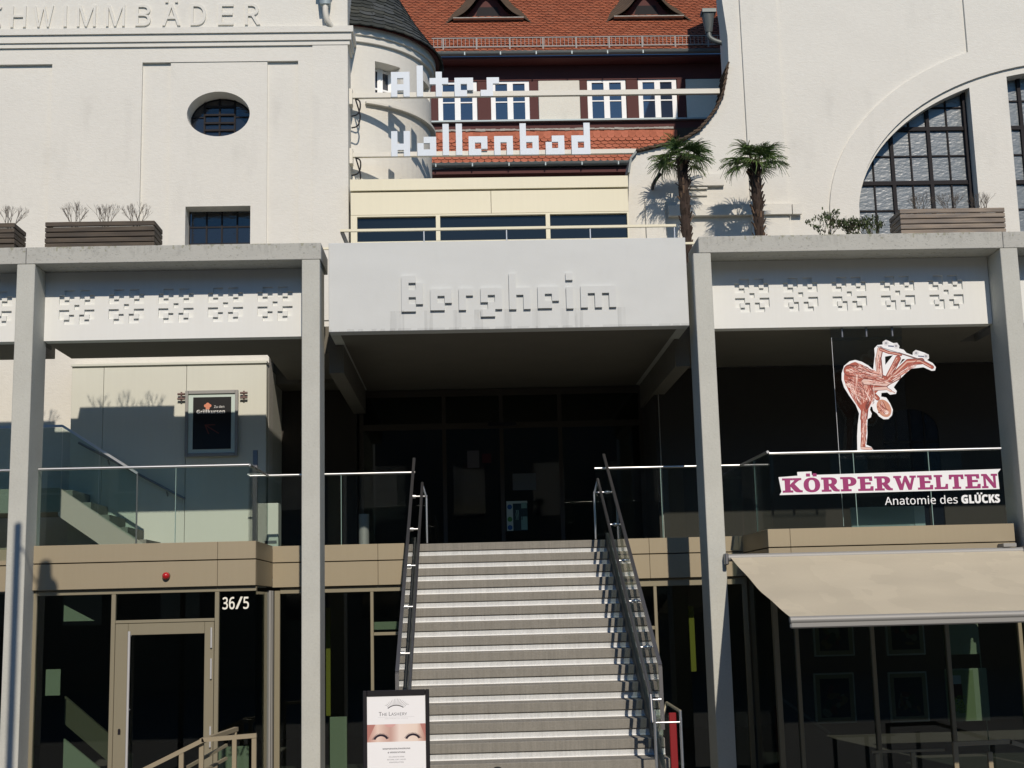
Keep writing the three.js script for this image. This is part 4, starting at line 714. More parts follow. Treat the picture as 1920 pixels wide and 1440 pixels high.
// ---------------------------------------------------------------- awning
{
  const a = thing('awning', 'beige fabric awning pulled out over the right shop front', 'awning', [4.65, 2.7, 0]), x0 = 2.955, x1 = 6.375;
  const n = 60, mM = 24, pos = [], P = (i, j) => { const u = i / n, v = j / mM; return [x0 + 0.02 + (x1 - x0 - 0.04) * u, 2.745 - 0.665 * v - 0.035 * Math.sin(Math.PI * v) * (0.6 + 0.4 * Math.sin(u * 9 + 1)) - (0.007 * Math.sin(u * 34 + 3 * v) + 0.005 * Math.sin(u * 19 - 5 * v) + 0.008 * Math.sin(v * 15 + u * 6)) * Math.sin(Math.PI * v), 0.07 + 2.80 * v]; };
  for (let i = 0; i < n; i++) for (let j = 0; j < mM; j++) pos.push(...P(i, j), ...P(i, j + 1), ...P(i + 1, j + 1), ...P(i, j), ...P(i + 1, j + 1), ...P(i + 1, j));
  const g = new THREE.BufferGeometry(); g.setAttribute('position', new THREE.Float32BufferAttribute(pos, 3)); g.computeVertexNormals();
  part('fabric', g, M.fabric, a);
  part('roller_housing', [rod([x0 - 0.03, 2.74, 0.05], [x1 + 0.03, 2.74, 0.05], 0.042, 0.042, 16)], M.alu, a);
  part('end_cap', [cbox(x0 - 0.05, x0 - 0.005, 2.66, 2.79, -0.04, 0.11, 0.01)], M.steelDark, a); part('end_cap', [cbox(x1, x1 + 0.05, 2.66, 2.79, -0.04, 0.11, 0.01)], M.steelDark, a);
  part('front_bar', [rod([x0, 2.06, 2.88], [x1, 2.06, 2.88], 0.036, 0.036, 16), cbox(x0, x1, 1.985, 2.06, 2.85, 2.905, 0.012)], M.alu, a);
  for (const x of [x0 + 0.5, x1 - 0.5]) part('arm', [bar([x, 2.66, 0.05], [x + 0.5, 2.35, 1.45], 0.04, 0.05), bar([x + 0.5, 2.35, 1.45], [x, 2.05, 2.85], 0.04, 0.05)], M.alu, a);
  part('bracket', [box(6.15, 6.3, 2.79, 2.83, -0.09, 0.08)], M.alu, a);
}

// ---------------------------------------------------------------- glass balustrades of the terrace
const railing = (label, runs, group = 'glass balustrades of the upper terrace') => {
  const [x0, z0] = runs[0].a, b = thing('glass_balustrade', label, 'balustrade', [x0, 3.06, z0], group);
  for (const { a, c, joints = [], y0 = 3.05, y1 = 3.965 } of runs) {
    const fr = [0, ...joints, 1], at = f => [a[0] + (c[0] - a[0]) * f, a[1] + (c[1] - a[1]) * f], L = Math.hypot(c[0] - a[0], c[1] - a[1]);
    for (let i = 0; i < fr.length - 1; i++) { const p = at(fr[i] + (i ? 0.004 / L : 0)), q = at(fr[i + 1] - 0.004 / L); part('glass_pane', bar([p[0], (y0 + y1) / 2, p[1]], [q[0], (y0 + y1) / 2, q[1]], 0.012, y1 - y0), M.glassRail, b); }
    for (const f of joints) { const p = at(f); part('joint', box(p[0] - 0.004, p[0] + 0.004, y0, y1, p[1] - 0.007, p[1] + 0.007), M.glassEdge, b); }
    part('cap_rail', rod([a[0], y1 + 0.01, a[1]], [c[0], y1 + 0.01, c[1]], 0.0165, 0.0165, 16), M.steel, b);
  }
  return b;
};
railing('glass balustrade with steel cap on the terrace over the left corner shop', [{ a: [-5.04, -0.36], c: [-2.585, -0.36], joints: [0.652] }, { a: [-2.585, -0.37], c: [-2.56, -1.64] }]);
railing('glass balustrade with steel cap left of the stairs behind the second column', [{ a: [-2.57, -1.66], c: [-0.69, -1.66], joints: [0.5] }]);
railing('glass balustrade with bright steel cap right of the stairs behind the third column', [{ a: [1.615, -1.66], c: [3.5, -1.66], joints: [0.45] }]);
railing('glass balustrade with steel cap carrying the exhibition lettering over the awning shop', [{ a: [3.505, -1.65], c: [3.53, -0.17], joints: [0.5] }, { a: [3.54, -0.16], c: [6.31, -0.16], joints: [0.36, 0.683], y1: 3.945 }]);
railing('glass balustrade at the left picture edge behind the first column', [{ a: [-9, -0.4], c: [-5.27, -0.4], joints: [0.8] }]);

// exhibition lettering on the glass
{
  const g = thing('exhibition_lettering', 'magenta capital lettering Körperwelten on a white strip stuck to the right balustrade glass', 'lettering', [3.65, 3.47, -0.15]), z = -0.152;
  part('backing', plate([[3.635, 3.672], [3.86, 3.685], [3.86, 3.728], [4.03, 3.732], [4.03, 3.69], [6.285, 3.712], [6.245, 3.665], [6.25, 3.475], [3.635, 3.462], [3.66, 3.50]].reverse(), z, z + 0.002), M.printWhite, g);
  const widths = { K: 0.29, 'Ö': 0.24, R: 0.26, P: 0.235, E: 0.225, W: 0.33, L: 0.2, T: 0.215, N: 0.235 }; const s = 'KÖRPERWELTEN'; let x = 3.675; const tot = [...s].reduce((q, c) => q + widths[c], 0), k = (6.235 - 3.675) / (tot + 0.018 * 11);
  for (const c of s) {
    const w = widths[c] * k, gs = [text(c === 'Ö' ? 'O' : c, 'serif_bold', 0.155, 0.002, x, 3.495, z + 0.0022, w, 0.04)];
    if (c === 'Ö') for (const d of [0.3, 0.7]) gs.push(box(x + w * d - 0.024, x + w * d + 0.024, 3.672, 3.708, z + 0.0022, z + 0.0042));
    part('letter', gs, M.magenta, g); x += w + 0.018 * k;
  }
  const h = thing('exhibition_subtitle', 'small white lettering Anatomie des Glücks on the right balustrade glass', 'lettering', [4.87, 3.31, -0.15]);
  part('words', text('Anatomie des', 'sans_regular', 0.092, 0.002, 4.875, 3.318, z, 0.865), M.printWhite, h);
  part('word', [text('GLUCKS', 'sans_bold', 0.092, 0.002, 5.785, 3.318, z, 0.46, 0.04), ...[5.985, 6.03].map(x => box(x - 0.011, x + 0.011, 3.418, 3.438, z, z + 0.002))], M.printWhite, h);
  const b = thing('grey_board', 'grey-green board behind the balustrade glass below the exhibition lettering', 'board', [5.08, 3.05, -0.62]); part('board', cbox(4.60, 5.50, 3.046, 3.33, -0.65, -0.62, 0.004), std([0.34, 0.40, 0.40], 0.7), b);
}
// hanging acrylic sheet with the printed skater cut-out
{
  const p = thing('acrylic_sheet', 'clear acrylic sheet hanging from the right frieze behind the skater print', 'sheet', [4.9, 3.2, -0.5]);
  part('sheet', box(4.47, 5.33, 3.1, 5.4, -0.505, -0.497), M.acrylic, p); part('edge', [box(4.466, 4.4695, 3.1, 5.4, -0.506, -0.496)], M.printWhite, p); part('clamp_bar', box(4.46, 5.34, 5.36, 5.52, -0.515, -0.49), M.acrylic, p);
  for (const x of [4.6, 4.9, 5.22]) part('clamp', rod([x, 5.4, -0.489], [x, 5.52, -0.489], 0.014), M.steelDark, p);
  const out = [[250, 1350], [248, 1200], [255, 1080], [270, 960], [235, 870], [165, 770], [110, 680], [85, 600], [85, 530], [110, 450], [170, 400], [230, 385], [300, 405], [370, 445], [422, 490], [432, 400], [440, 330], [435, 260], [470, 225], [525, 220], [525, 190], [560, 168], [600, 185], [640, 205], [680, 200], [705, 235], [700, 262], [750, 275], [780, 310], [845, 335], [850, 300], [880, 278], [920, 290], [975, 308], [1020, 330], [1022, 370], [1000, 388], [1060, 420], [1095, 465], [1085, 500], [1050, 505], [960, 465], [880, 475], [830, 480], [770, 530], [700, 600], [640, 680], [672, 720], [665, 750], [600, 760], [570, 735], [510, 740], [505, 780], [560, 790], [600, 850], [630, 920], [620, 980], [580, 1020], [530, 1022], [480, 990], [460, 960], [420, 930], [410, 890], [395, 885], [385, 920], [405, 960], [395, 1000], [360, 1020], [355, 1100], [358, 1180], [345, 1290], [400, 1315], [425, 1352]];
  const XY = ([a, b]) => [4.505 + (a - 85) / 1010 * 1.14 - 0.087 * (b - 165) / 1187, 5.315 - (b - 165) / 1187 * 1.34 - 0.021 * (a - 85) / 1010];
  const hole = [[550, 350], [635, 335], [552, 440]], hole2 = [[700, 440], [735, 378], [768, 375]];
  const geo = plate(out.map(XY).reverse(), -0.2, -0.196, [hole.map(XY), hole2.map(XY)]);
  { const ps = geo.attributes.position, uv = new Float32Array(ps.count * 2); for (let i = 0; i < ps.count; i++) { const Y = ps.getY(i), X = ps.getX(i); let b = 165 + (5.315 - Y) / 1.34 * 1187, a = 85 + (X - 4.505 + 0.087 * (b - 165) / 1187) / 1.14 * 1010; b = 165 + (5.315 - Y - 0.021 * (a - 85) / 1010) / 1.34 * 1187; uv[2 * i] = (a - 60) / 1060; uv[2 * i + 1] = 1 - (b - 150) / 1220; } geo.setAttribute('uv', new THREE.BufferAttribute(uv, 2)); }
  const skin = canvasTex(1060, 1220, (g) => {
    g.translate(-60, -150); g.fillStyle = '#eceef0'; g.fillRect(0, 0, 1200, 1500); g.lineCap = g.lineJoin = 'round';
    const stroke = (pts, w, col, k, dx, dy) => { g.strokeStyle = col; for (let i = 0; i < pts.length - 1; i++) { g.lineWidth = Math.max(2, w[i] * k); g.beginPath(); g.moveTo(pts[i][0] + dx, pts[i][1] + dy); g.lineTo(pts[i + 1][0] + dx, pts[i + 1][1] + dy); g.stroke(); } };
    const limb = (pts, w, col) => { if (w[0] < 20) return stroke(pts, w, col, 1, 0, 0); stroke(pts, w, '#6f2a1f', 1, 0, 0); stroke(pts, w, col, 0.78, -w[0] * 0.05, 0); stroke(pts, w, '#dcb6a6', 0.2, -w[0] * 0.22, -2); };
    const fibres = (x0, y0, x1, y1, wd, n, k) => { for (let i = 0; i < n; i++) { const o = (hash(i, k, 1) - 0.5) * wd, o2 = (hash(i, k, 2) - 0.5) * wd, a = hash(i, k, 3) * 0.5, nx = -(y1 - y0), ny = x1 - x0, L = Math.hypot(nx, ny); g.strokeStyle = ['#7c2a20', '#d08a76', '#ecc9bd', '#5e1f19', '#f6e6e0', '#a8483a', '#e2a99a'][i % 7]; g.lineWidth = 1.5 + hash(i, k, 4) * 4; g.beginPath(); g.moveTo(x0 + (x1 - x0) * a + nx / L * o, y0 + (y1 - y0) * a + ny / L * o); g.lineTo(x0 + (x1 - x0) * (a + 0.45) + nx / L * o2, y0 + (y1 - y0) * (a + 0.45) + ny / L * o2); g.stroke(); } };
    const R = '#a9503d', P = '#dcbcb2';
    limb([[310, 1310], [318, 1150], [320, 1010], [335, 880]], [52, 62, 78], R); limb([[300, 1325], [395, 1335]], [30], P);
    g.fillStyle = R; g.beginPath(); g.moveTo(110, 600); g.quadraticCurveTo(100, 430, 230, 408); g.quadraticCurveTo(400, 470, 560, 600); g.lineTo(500, 700); g.quadraticCurveTo(430, 740, 415, 830); g.lineTo(395, 860); g.lineTo(360, 930); g.lineTo(290, 930); g.quadraticCurveTo(160, 750, 110, 600); g.fill(); g.fillStyle = '#e2c3b6'; for (const [x, y, a, b, t] of [[230, 560, 60, 26, 0.3], [160, 660, 40, 20, 0.2], [310, 700, 46, 70, 0.5], [190, 520, 26, 16, 0]]) { g.globalAlpha = 0.75; g.beginPath(); g.ellipse(x, y, a, b, t, 0, 7); g.fill(); } g.fillStyle = '#5a1e16'; for (const [x, y, a, b, t] of [[165, 615, 40, 12, -0.5], [270, 640, 60, 14, 0.5], [250, 800, 18, 70, -0.5], [360, 860, 20, 60, 0.2]]) { g.beginPath(); g.ellipse(x, y, a, b, t, 0, 7); g.fill(); } g.globalAlpha = 1;
    limb([[170, 500], [330, 520], [560, 590]], [130, 60], R); limb([[330, 620], [560, 640], [690, 570]], [70, 60], P);
    limb([[495, 560], [478, 380], [500, 270]], [70, 62], P); limb([[590, 560], [690, 370]], [62], R); limb([[600, 600], [800, 410], [940, 400], [1055, 465]], [70, 70, 40], R); limb([[500, 270], [590, 305], [720, 330]], [34, 30], R);
    limb([[420, 700], [560, 690], [610, 720], [650, 738]], [40, 26, 12], P); limb([[470, 800], [440, 770]], [46], R);
    g.fillStyle = '#c48a70'; g.beginPath(); g.ellipse(535, 905, 70, 100, -0.5, 0, 7); g.fill(); g.fillStyle = '#e9d9d2'; g.beginPath(); g.ellipse(560, 950, 24, 22, 0, 0, 7); g.fill(); g.fillStyle = '#7c3324'; for (const [x, y] of [[470, 890], [500, 930], [480, 950]]) { g.beginPath(); g.ellipse(x, y, 9, 7, 0, 0, 7); g.fill(); }
    fibres(318, 1300, 330, 880, 55, 70, 1); fibres(150, 480, 540, 590, 110, 120, 2); fibres(180, 560, 340, 860, 170, 190, 3); fibres(240, 440, 500, 560, 60, 60, 12); fibres(600, 600, 930, 400, 55, 50, 4); fibres(590, 560, 690, 370, 50, 30, 5); fibres(490, 560, 480, 300, 44, 30, 6); fibres(340, 620, 640, 620, 60, 30, 7); fibres(480, 830, 580, 980, 90, 30, 8); fibres(380, 650, 400, 880, 110, 50, 9);
    limb([[470, 240], [700, 310], [900, 380]], [9, 9], '#8d8f95'); limb([[700, 310], [960, 395]], [14], '#6a4a48'); for (const [x, y] of [[562, 205], [670, 235], [885, 312], [990, 347]]) { g.fillStyle = '#d8d8da'; g.beginPath(); g.arc(x, y, 30, 0, 7); g.fill(); g.fillStyle = '#9a9aa2'; g.beginPath(); g.arc(x, y, 13, 0, 7); g.fill(); } limb([[590, 235], [640, 240]], [14], '#5a6080'); limb([[910, 345], [965, 350]], [12], '#5a6080');
  });
  const s = thing('skater_cutout', 'printed cut-out of a red muscular figure doing a one-armed handstand with a skateboard', 'poster', [4.58, 3.97, -0.2]);
  part('print', geo, new THREE.MeshStandardMaterial({ map: skin, roughness: 0.55 }), s, { keepUV: true });
  part('spacer', [box(4.75, 4.77, 4.8, 4.82, -0.497, -0.2), box(4.85, 4.87, 4.5, 4.52, -0.497, -0.2)], M.acrylic, s);
}

// ---------------------------------------------------------------- left loggia: wall panels, side stair, course sign
{
  const w = thing('stair_housing', 'pale grey-green panelled wall box behind the left portico bay', 'wall', [-4.1, 3, -2.9]), z = -2.9;
  for (const [a, c] of [[-5.44, -5.007], [-5.001, -3.874], [-3.868, -2.775]]) part('wall_panel', cbox(a, c, 3.05, 5.66, z - 0.03, z, 0.003), M.panel, w);
  part('backing', box(-5.43, -2.80, 3.05, 5.65, -3.09, z - 0.031), M.panelGap, w);
  part('end_panel', cbox(-2.80, -2.772, 3.05, 5.655, -4.43, z - 0.031, 0.003), M.panel, w);
  part('coping', cbox(-5.45, -2.765, 5.662, 5.70, -3.09, z + 0.03, 0.004), M.panel, w);
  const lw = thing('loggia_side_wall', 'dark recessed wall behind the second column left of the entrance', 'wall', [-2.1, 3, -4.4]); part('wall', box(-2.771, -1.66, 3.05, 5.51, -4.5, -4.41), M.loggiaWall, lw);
  const s = thing('side_stair', 'pale side stair with glass guard rising to the left behind the terrace', 'stairs', [-5, 3, -2.4]);
  part('stringer', plate([[-5.30, 3.91], [-5.30, 3.55], [-4.80, 3.20], [-4.62, 3.05], [-4.02, 3.05]].reverse(), -2.06, -2.0), M.stringer, s);
  part('landing', [box(-9, -5.301, 3.60, 3.91, -2.9, -2.0)], M.stringer, s);
  for (let i = 0; i < 5; i++) part('tread', box(-4.20 - (i + 1) * 0.24, -4.20 - i * 0.24 + 0.02, 3.06 + i * 0.165 + 0.04, 3.06 + (i + 1) * 0.165, -2.88, -2.065), M.step, s);
  const g = part('glass_guard', [plate([[-5.26, 3.9], [-4.79, 3.57], [-4.79, 4.38], [-5.26, 4.69]], -1.99, -1.978)], M.glassRail, s); part('glass_guard', plate([[-4.78, 3.56], [-4.30, 3.23], [-4.30, 4.06], [-4.78, 4.375]], -1.99, -1.978), M.glassRail, s); part('glass_guard', box(-9, -5.27, 3.6, 4.69, -1.99, -1.978), M.glassRail, s);
  part('guard_rail', [bar([-9, 4.715, -1.985], [-5.27, 4.715, -1.985], 0.03, 0.03), bar([-5.27, 4.715, -1.985], [-4.29, 4.075, -1.985], 0.03, 0.03)], M.steel, s);
  part('guard_post', [box(-4.298, -4.28, 3.06, 4.075, -1.99, -1.975)], M.steelDark, s);
  part('wall_handrail', [rod([-5.3, 4.60, -2.82], [-3.85, 3.80, -2.82], 0.018), ...[-4.9, -4.1].map(x => rod([x, 4.35 - (x + 4.9) * 0.56, -2.83], [x, 4.30 - (x + 4.9) * 0.56, -2.9], 0.01))], M.steelDark, s);
  // sign
  const poster = canvasTex(512, 712, (c, W, H) => {
    c.fillStyle = '#101216'; c.fillRect(0, 0, W, H); c.fillStyle = '#d58a6e'; for (const [x, y, r] of [[168, 118, 22], [196, 102, 26], [224, 118, 22]]) { c.beginPath(); c.arc(x, y, r, 0, 7); c.fill(); } c.fillRect(170, 120, 52, 48);
    c.fillStyle = '#e8e8e6'; c.font = '46px sans-serif'; c.fillText('Zu den', 280, 150); c.font = 'bold 72px sans-serif'; c.fillText('Grillkursen', 44, 225, 430);
    c.strokeStyle = '#6a3026'; c.lineWidth = 14; c.beginPath(); c.moveTo(350, 500); c.lineTo(170, 385); c.moveTo(300, 380); c.lineTo(165, 383); c.lineTo(215, 505); c.stroke();
  });
  const q = thing('course_sign', 'framed sign Zu den Grillkursen with a black poster on the panelled wall', 'sign', [-3.51, 4.37, -2.85]);
  part('frame', [cbox(-3.872, -3.83, 4.375, 5.288, -2.87, -2.83, 0.004), cbox(-3.192, -3.15, 4.375, 5.288, -2.87, -2.83, 0.004), cbox(-3.829, -3.193, 5.24, 5.288, -2.87, -2.83, 0.004), cbox(-3.829, -3.193, 4.375, 4.42, -2.87, -2.83, 0.004)], M.alu, q);
  part('mount', box(-3.829, -3.193, 4.421, 5.239, -2.87, -2.85), std([0.52, 0.62, 0.58], 0.5), q);
  part('poster', print(-3.765, -3.245, 4.475, 5.195, -2.846), new THREE.MeshStandardMaterial({ map: poster, roughness: 0.4 }), q, { keepUV: true });
  for (const [x, l] of [[-3.93, 'left'], [-3.075, 'right']]) { const k = thing('wall_clamp', 'small brown double clamp on the panelled wall at the ' + l + ' of the course sign', 'clamp', [x, 5.22, -2.87]); part('clamp', [rod([x - 0.05, 5.245, -2.85], [x + 0.05, 5.245, -2.85], 0.016), rod([x - 0.05, 5.18, -2.85], [x + 0.05, 5.18, -2.85], 0.016), rod([x, 5.15, -2.86], [x, 5.275, -2.86], 0.012), rod([x, 5.21, -2.9], [x, 5.21, -2.85], 0.012)], std([0.16, 0.10, 0.09], 0.6), k); }
  const pp = thing('steel_post', 'slim steel post with two side lugs standing behind the left glass corner', 'post', [-2.84, 3.06, -2.2]); part('post', box(-2.84, -2.78, 3.046, 4.37, -2.24, -2.2), M.steelDark, pp); part('lug', [rod([-2.91, 4.05, -2.21], [-2.71, 4.05, -2.21], 0.012)], M.steel, pp);
  const em = thing('equipment_case', 'pale case with a small dark plate on the terrace behind the left glass corner', 'case', [-2.7, 3.06, -2.6]); part('case', cbox(-2.86, -2.56, 3.046, 3.70, -2.88, -2.6, 0.006), M.panel, em); part('plate', box(-2.74, -2.58, 3.16, 3.20, -2.599, -2.595), M.steelDark, em);
}

// ---------------------------------------------------------------- entrance doors deep under the canopy
{
  const z = -4.5, e = thing('glazed_entrance', 'dark glazed entrance front with sliding doors under the canopy', 'entrance', [0.5, 3.05, z]);
  part('frame', [...[-1.60, -0.36, 0.50, 1.385, 2.61].map(x => box(x - 0.03, x + 0.03, 3.05, 5.5, z - 0.05, z)), box(-1.57, 2.58, 4.9, 4.99, z - 0.05, z - 0.002), box(-1.57, 2.58, 5.40, 5.5, z - 0.05, z - 0.002)], M.bronzeDark, e);
  for (const [a, c] of [[-1.57, -0.39], [-0.33, 0.47], [0.53, 1.355], [1.415, 2.58]]) { part('door_pane', box(a, c, 3.06, 4.9, z - 0.03, z - 0.02), M.glassShop, e); part('transom_pane', box(a, c, 4.99, 5.4, z - 0.03, z - 0.02), M.glassShop, e); }
  part('sensor', box(0.30, 0.72, 4.93, 4.98, z, z + 0.06), M.black, e);
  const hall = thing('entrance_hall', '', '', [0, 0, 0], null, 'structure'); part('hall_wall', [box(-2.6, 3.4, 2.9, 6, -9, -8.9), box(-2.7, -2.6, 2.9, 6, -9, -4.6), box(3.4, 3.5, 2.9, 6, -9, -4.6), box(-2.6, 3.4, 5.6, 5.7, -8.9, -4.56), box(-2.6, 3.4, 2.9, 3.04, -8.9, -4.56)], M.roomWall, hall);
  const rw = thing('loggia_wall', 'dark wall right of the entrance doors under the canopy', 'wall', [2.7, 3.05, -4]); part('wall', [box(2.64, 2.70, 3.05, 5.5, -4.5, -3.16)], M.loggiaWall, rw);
  const art = canvasTex(256, 360, (c, W, H) => { c.fillStyle = '#bfcfc0'; c.fillRect(0, 0, W, H); c.fillStyle = '#1c3a3a'; c.fillRect(78, 30, 178, 330); c.fillStyle = '#7fa898'; c.fillRect(180, 20, 70, 70); c.fillRect(176, 190, 76, 160); c.fillRect(110, 110, 40, 120); c.strokeStyle = '#16292c'; c.lineWidth = 7; for (let i = 0; i < 6; i++) { c.beginPath(); c.moveTo(90 + i * 20, 110); c.lineTo(120 + i * 14, 230); c.stroke(); } for (const [y, k] of [[70, '#2a5f9a'], [220, '#4f8f3a'], [320, '#2a5f9a']]) { c.fillStyle = k; c.beginPath(); c.arc(38, y, 30, 0, 7); c.fill(); } });
  const mk = (name, label, x0, x1, y0, y1, m, zz, uv) => { const t = thing(name, label, 'notice', [(x0 + x1) / 2, y0, zz]); part('sheet', print(x0, x1, y0, y1, zz), m, t, { keepUV: true }); };
  mk('door_reflection_poster', 'green and white poster with round icons and a painted reflection low on the right sliding door', 0.55, 0.86, 3.36, 3.80, new THREE.MeshStandardMaterial({ map: art, roughness: 0.5 }), z + 0.012);  // reflection in the door glass is drawn into this print
  mk('door_notice', 'grey landscape notice on the right sliding door above the icon poster', 0.65, 1.0, 3.96, 4.21, std([0.12, 0.14, 0.145], 0.7), z + 0.012);
  mk('door_notice', 'grey upright notice on the left sliding door', -0.02, 0.16, 4.31, 4.57, std([0.12, 0.12, 0.14], 0.7), z + 0.012);
  mk('door_notice', 'small dim red notice on the left sliding door', 0.2, 0.34, 4.38, 4.52, std([0.06, 0.01, 0.018], 0.7), z + 0.012);
  const cy = thing('standing_ashtray', 'grey cylindrical bin with a blue foot at the left of the dark loggia', 'bin', [-1.45, 3.05, -3]); part('bin', rod([-1.45, 3.05, -3], [-1.45, 3.55, -3], 0.07, 0.07, 20), M.alu, cy);
}

// ---------------------------------------------------------------- things at the foot of the stairs
{
  const z = 3.4, x0 = -0.966, x1 = -0.386, yt = 1.555, yb = 0.68;
  const art = canvasTex(640, 900, (c, W, H) => {
    c.fillStyle = '#f3f4f7'; c.fillRect(0, 0, W, H); c.textAlign = 'center';
    c.strokeStyle = '#15161c'; c.lineWidth = 9; c.beginPath(); c.moveTo(228, 148); c.quadraticCurveTo(310, 80, 400, 140); c.stroke(); c.lineWidth = 2;
    for (let i = 0; i < 16; i++) { const f = i / 15, x = 232 + f * 180, y = 140 - Math.sin(f * 3.0) * 32; c.beginPath(); c.moveTo(x, y); c.quadraticCurveTo(x + (f - 0.5) * 30, y - 40, x + (f - 0.42) * 85, y - 30 - Math.sin(f * 3.14) * 45); c.stroke(); }
    c.fillStyle = '#5c5c62'; c.textAlign = 'left'; let px = 128; for (const [t, f] of [['T', 64], ['HE', 50], [' ', 40], ['L', 64], ['ASHERY', 50]]) { c.font = f + 'px sans-serif'; c.fillText(t, px, 236); px += c.measureText(t).width; } c.textAlign = 'center';
    c.fillStyle = '#b8b8be'; c.fillRect(120, 252, 400, 2); c.font = '16px sans-serif'; c.fillText('Z E R T I F I Z I E R T E S   S T U D I O', 320, 276, 300);
    const sk = c.createLinearGradient(0, 330, W, 330); sk.addColorStop(0, '#c08f84'); sk.addColorStop(0.18, '#ead2c6'); sk.addColorStop(0.4, '#c9a49a'); sk.addColorStop(0.55, '#f0e0d8'); sk.addColorStop(0.85, '#ecd9cc'); sk.addColorStop(1, '#b98a7e'); c.fillStyle = sk; c.fillRect(0, 338, W, 210);
    c.fillStyle = '#d9a9a4'; c.beginPath(); c.ellipse(250, 338, 60, 34, 0, 0, Math.PI); c.fill(); c.fillStyle = '#b98078'; c.beginPath(); c.moveTo(0, 338); c.lineTo(90, 338); c.lineTo(0, 540); c.fill(); c.beginPath(); c.moveTo(W, 338); c.lineTo(W - 60, 338); c.lineTo(W, 520); c.fill();
    for (const [x, s] of [[150, -1], [500, 1]]) { c.strokeStyle = '#2a2230'; c.lineWidth = 24; c.beginPath(); c.arc(x, 545, 78, Math.PI * 1.12, Math.PI * 1.86); c.stroke(); c.lineWidth = 4; for (let i = 0; i < 16; i++) { const a = Math.PI * (1.12 + 0.74 * i / 15); c.beginPath(); c.moveTo(x + 84 * Math.cos(a), 545 + 84 * Math.sin(a)); c.lineTo(x + 104 * Math.cos(a + s * 0.1), 545 + 104 * Math.sin(a + s * 0.1)); c.stroke(); } }
    c.fillStyle = '#f3f4f7'; c.fillRect(0, 548, W, 400); c.fillStyle = '#3a3a40'; c.font = 'bold 24px sans-serif'; c.fillText('WIMPERNVERLÄNGERUNG', 318, 640, 340); c.fillText('& VERDICHTUNG', 318, 684, 220); c.fillStyle = '#77777c'; c.font = '20px sans-serif'; c.fillText('VOLUMENTECHNIK', 318, 736, 230); c.fillText('NATURAL SOFT LASHES', 318, 768, 300); c.fillText('WIMPERNLIFTING', 318, 800, 220);
  });
  const p = thing('poster_stand', 'black-framed lash studio poster stand at the left foot of the stairs', 'poster stand', [-0.676, 0, z]);
  part('frame', [cbox(x0, x0 + 0.035, yb, yt, z - 0.03, z, 0.005), cbox(x1 - 0.035, x1, yb, yt, z - 0.03, z, 0.005), cbox(x0 + 0.036, x1 - 0.036, yt - 0.05, yt, z - 0.03, z, 0.005), cbox(x0 + 0.036, x1 - 0.036, yb, yb + 0.185, z - 0.03, z, 0.005)], M.black, p);
  part('backing', box(x0 + 0.036, x1 - 0.036, yb + 0.186, yt - 0.051, z - 0.028, z - 0.012), M.printWhite, p);
  part('poster', print(x0 + 0.036, x1 - 0.036, yb + 0.186, yt - 0.051, z - 0.010), new THREE.MeshStandardMaterial({ map: art, roughness: 0.35 }), p, { keepUV: true });
  for (const x of [x0 + 0.05, x1 - 0.05]) part('leg', [bar([x, 0, z - 0.02], [x, yb + 0.02, z - 0.016], 0.03, 0.03), bar([x, 0.42, z - 0.36], [x, yt - 0.1, z - 0.035], 0.025, 0.025)], M.black, p);
  // ramp railings
  const rl = thing('ramp_railing', 'beige metal ramp railing with sloping handrail before the left shop door', 'railing', [-2.7, 0, 0.9]);
  part('handrail', [bar([-3.9, 0.46, 0.9], [-2.83, 0.955, 0.9], 0.05, 0.045), bar([-2.85, 0.955, 0.9], [-2.28, 0.985, 0.9], 0.05, 0.045), bar([-2.85, 0.945, 0.9], [-2.63, 0.99, 0.1], 0.05, 0.045)], M.bronze, rl);
  for (const [x, y1, zz] of [[-3.06, 0.83, 0.9], [-2.305, 0.96, 0.9], [-2.64, 0.96, 0.15], [-2.86, 0.92, 0.86]]) part('post', cbox(x - 0.025, x + 0.025, 0, y1, zz - 0.02, zz + 0.02, 0.004), M.bronze, rl);
  part('infill_rail', [bar([-3.0, 0.68, 0.88], [-2.70, 0.84, 0.3], 0.03, 0.03), bar([-3.0, 0.55, 0.88], [-2.70, 0.70, 0.3], 0.03, 0.03)], M.bronzeFrame, rl);
  const rr_ = thing('ramp_railing', 'beige metal ramp railing before the awning shop at the lower right', 'railing', [5.6, 0, 0.9]);
  part('handrail', [bar([5.09, 0.69, 0.9], [5.72, 0.70, 0.9], 0.05, 0.045), bar([5.70, 0.70, 0.9], [6.5, 0.44, 0.9], 0.05, 0.045)], M.bronze, rr_);
  for (const [x, y1] of [[5.112, 0.67], [5.48, 0.6], [6.4, 0.44]]) part('post', cbox(x - 0.025, x + 0.025, 0, y1, 0.88, 0.92, 0.004), M.bronze, rr_);
  part('lower_rail', [bar([4.30, 0.60, 0.6], [5.1, 0.60, 0.6], 0.03, 0.025)], M.bronzeFrame, rr_); for (const x of [4.36, 4.75]) part('post', cbox(x - 0.022, x + 0.022, 0, 0.585, 0.58, 0.62, 0.004), M.bronzeFrame, rr_);
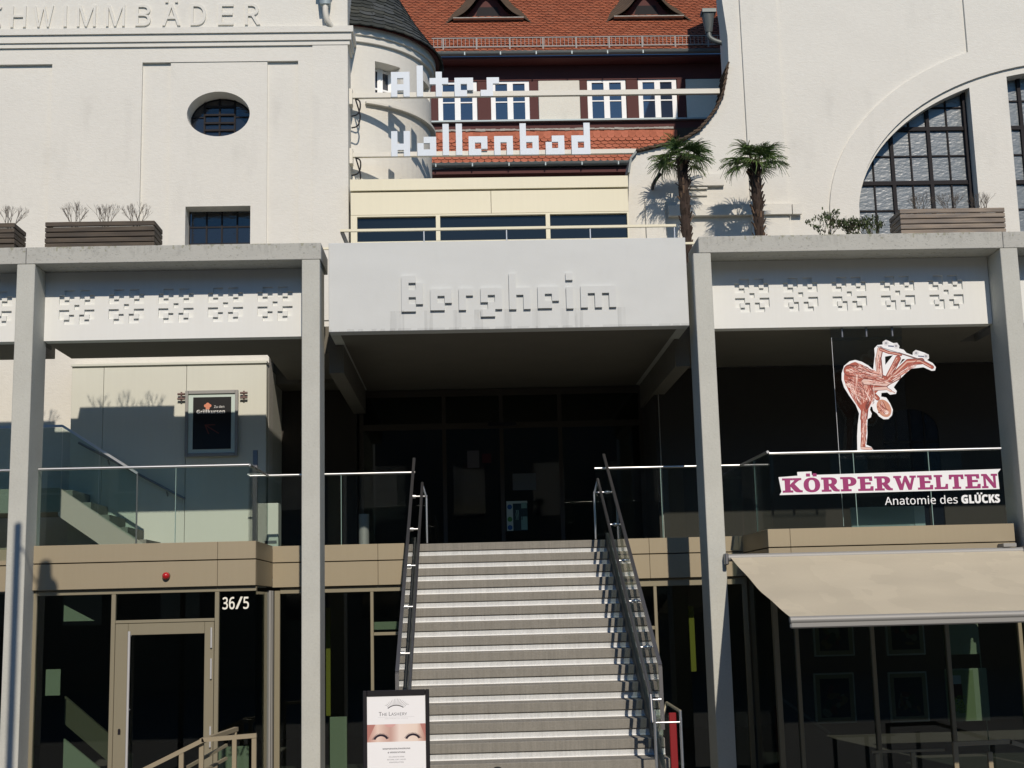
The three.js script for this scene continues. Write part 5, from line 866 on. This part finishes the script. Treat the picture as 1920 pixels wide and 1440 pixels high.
  // stainless barrier right of the stairs
  const zb = 2.95, g = thing('steel_barrier', 'narrow stainless steel barrier frame at the right foot of the stairs', 'barrier', [1.77, 0, zb]);
  for (const x of [1.648, 1.884]) part('post', rod([x, 0, zb], [x, 1.278, zb], 0.013), M.steel, g); part('cross_bar', rod([1.648, 1.175, zb], [1.884, 1.175, zb], 0.010), M.steel, g);
  part('rear_bar', [rod([1.884, 1.27, zb], [1.84, 1.31, zb - 0.55], 0.014), rod([1.84, 1.31, zb - 0.55], [1.70, 0.98, zb - 0.4], 0.014)], M.bronzeFrame, g);
  const rs = thing('red_board', 'red upright board behind the steel barrier right of the stairs', 'board', [2.03, 0, 1.2]); part('board', cbox(2.03, 2.105, 0, 1.12, 1.17, 1.2, 0.006), M.redBoard, rs);
  const gs = thing('pale_post', 'pale green upright strip beside the red board right of the stairs', 'post', [1.97, 0, 0.8]); part('post', cbox(1.945, 2.01, 0, 1.12, 0.77, 0.8, 0.004), M.greenPale, gs);
  const bl = thing('bollard', 'top of a small black bollard before the middle of the stairs', 'bollard', [0.19, 0, 3.9]); part('post', rod([0.19, 0, 3.9], [0.19, 0.92, 3.9], 0.04, 0.035, 18), M.black, bl); part('cap', new THREE.SphereGeometry(0.036, 16, 10).scale(1, 0.5, 1).translate(0.19, 0.92, 3.9), M.dark, bl);
  // street lamp pole outside the frame: its shadow falls on the first column
  const sl = thing('signal_pole', 'dark signal pole just left of the picture, seen by its shadow on the first column', 'pole', [-4.44, 0, 4.8]);
  part('pole', rod([-4.44, 0, 4.8], [-4.44, 6.93, 4.8], 0.042, 0.042, 18), M.frameDark, sl);
  part('arm', rod([-4.44, 6.72, 4.8], [-4.20, 6.45, 4.8], 0.012), M.frameDark, sl);
  part('signal_head', [new THREE.SphereGeometry(0.125, 20, 14).scale(1, 1.05, 0.7).translate(-4.14, 6.43, 4.8), rod([-4.17, 6.49, 4.8], [-4.17, 6.72, 4.8], 0.085, 0.07, 18)], M.frameDark, sl);
}

renderer.render(scene, camera);
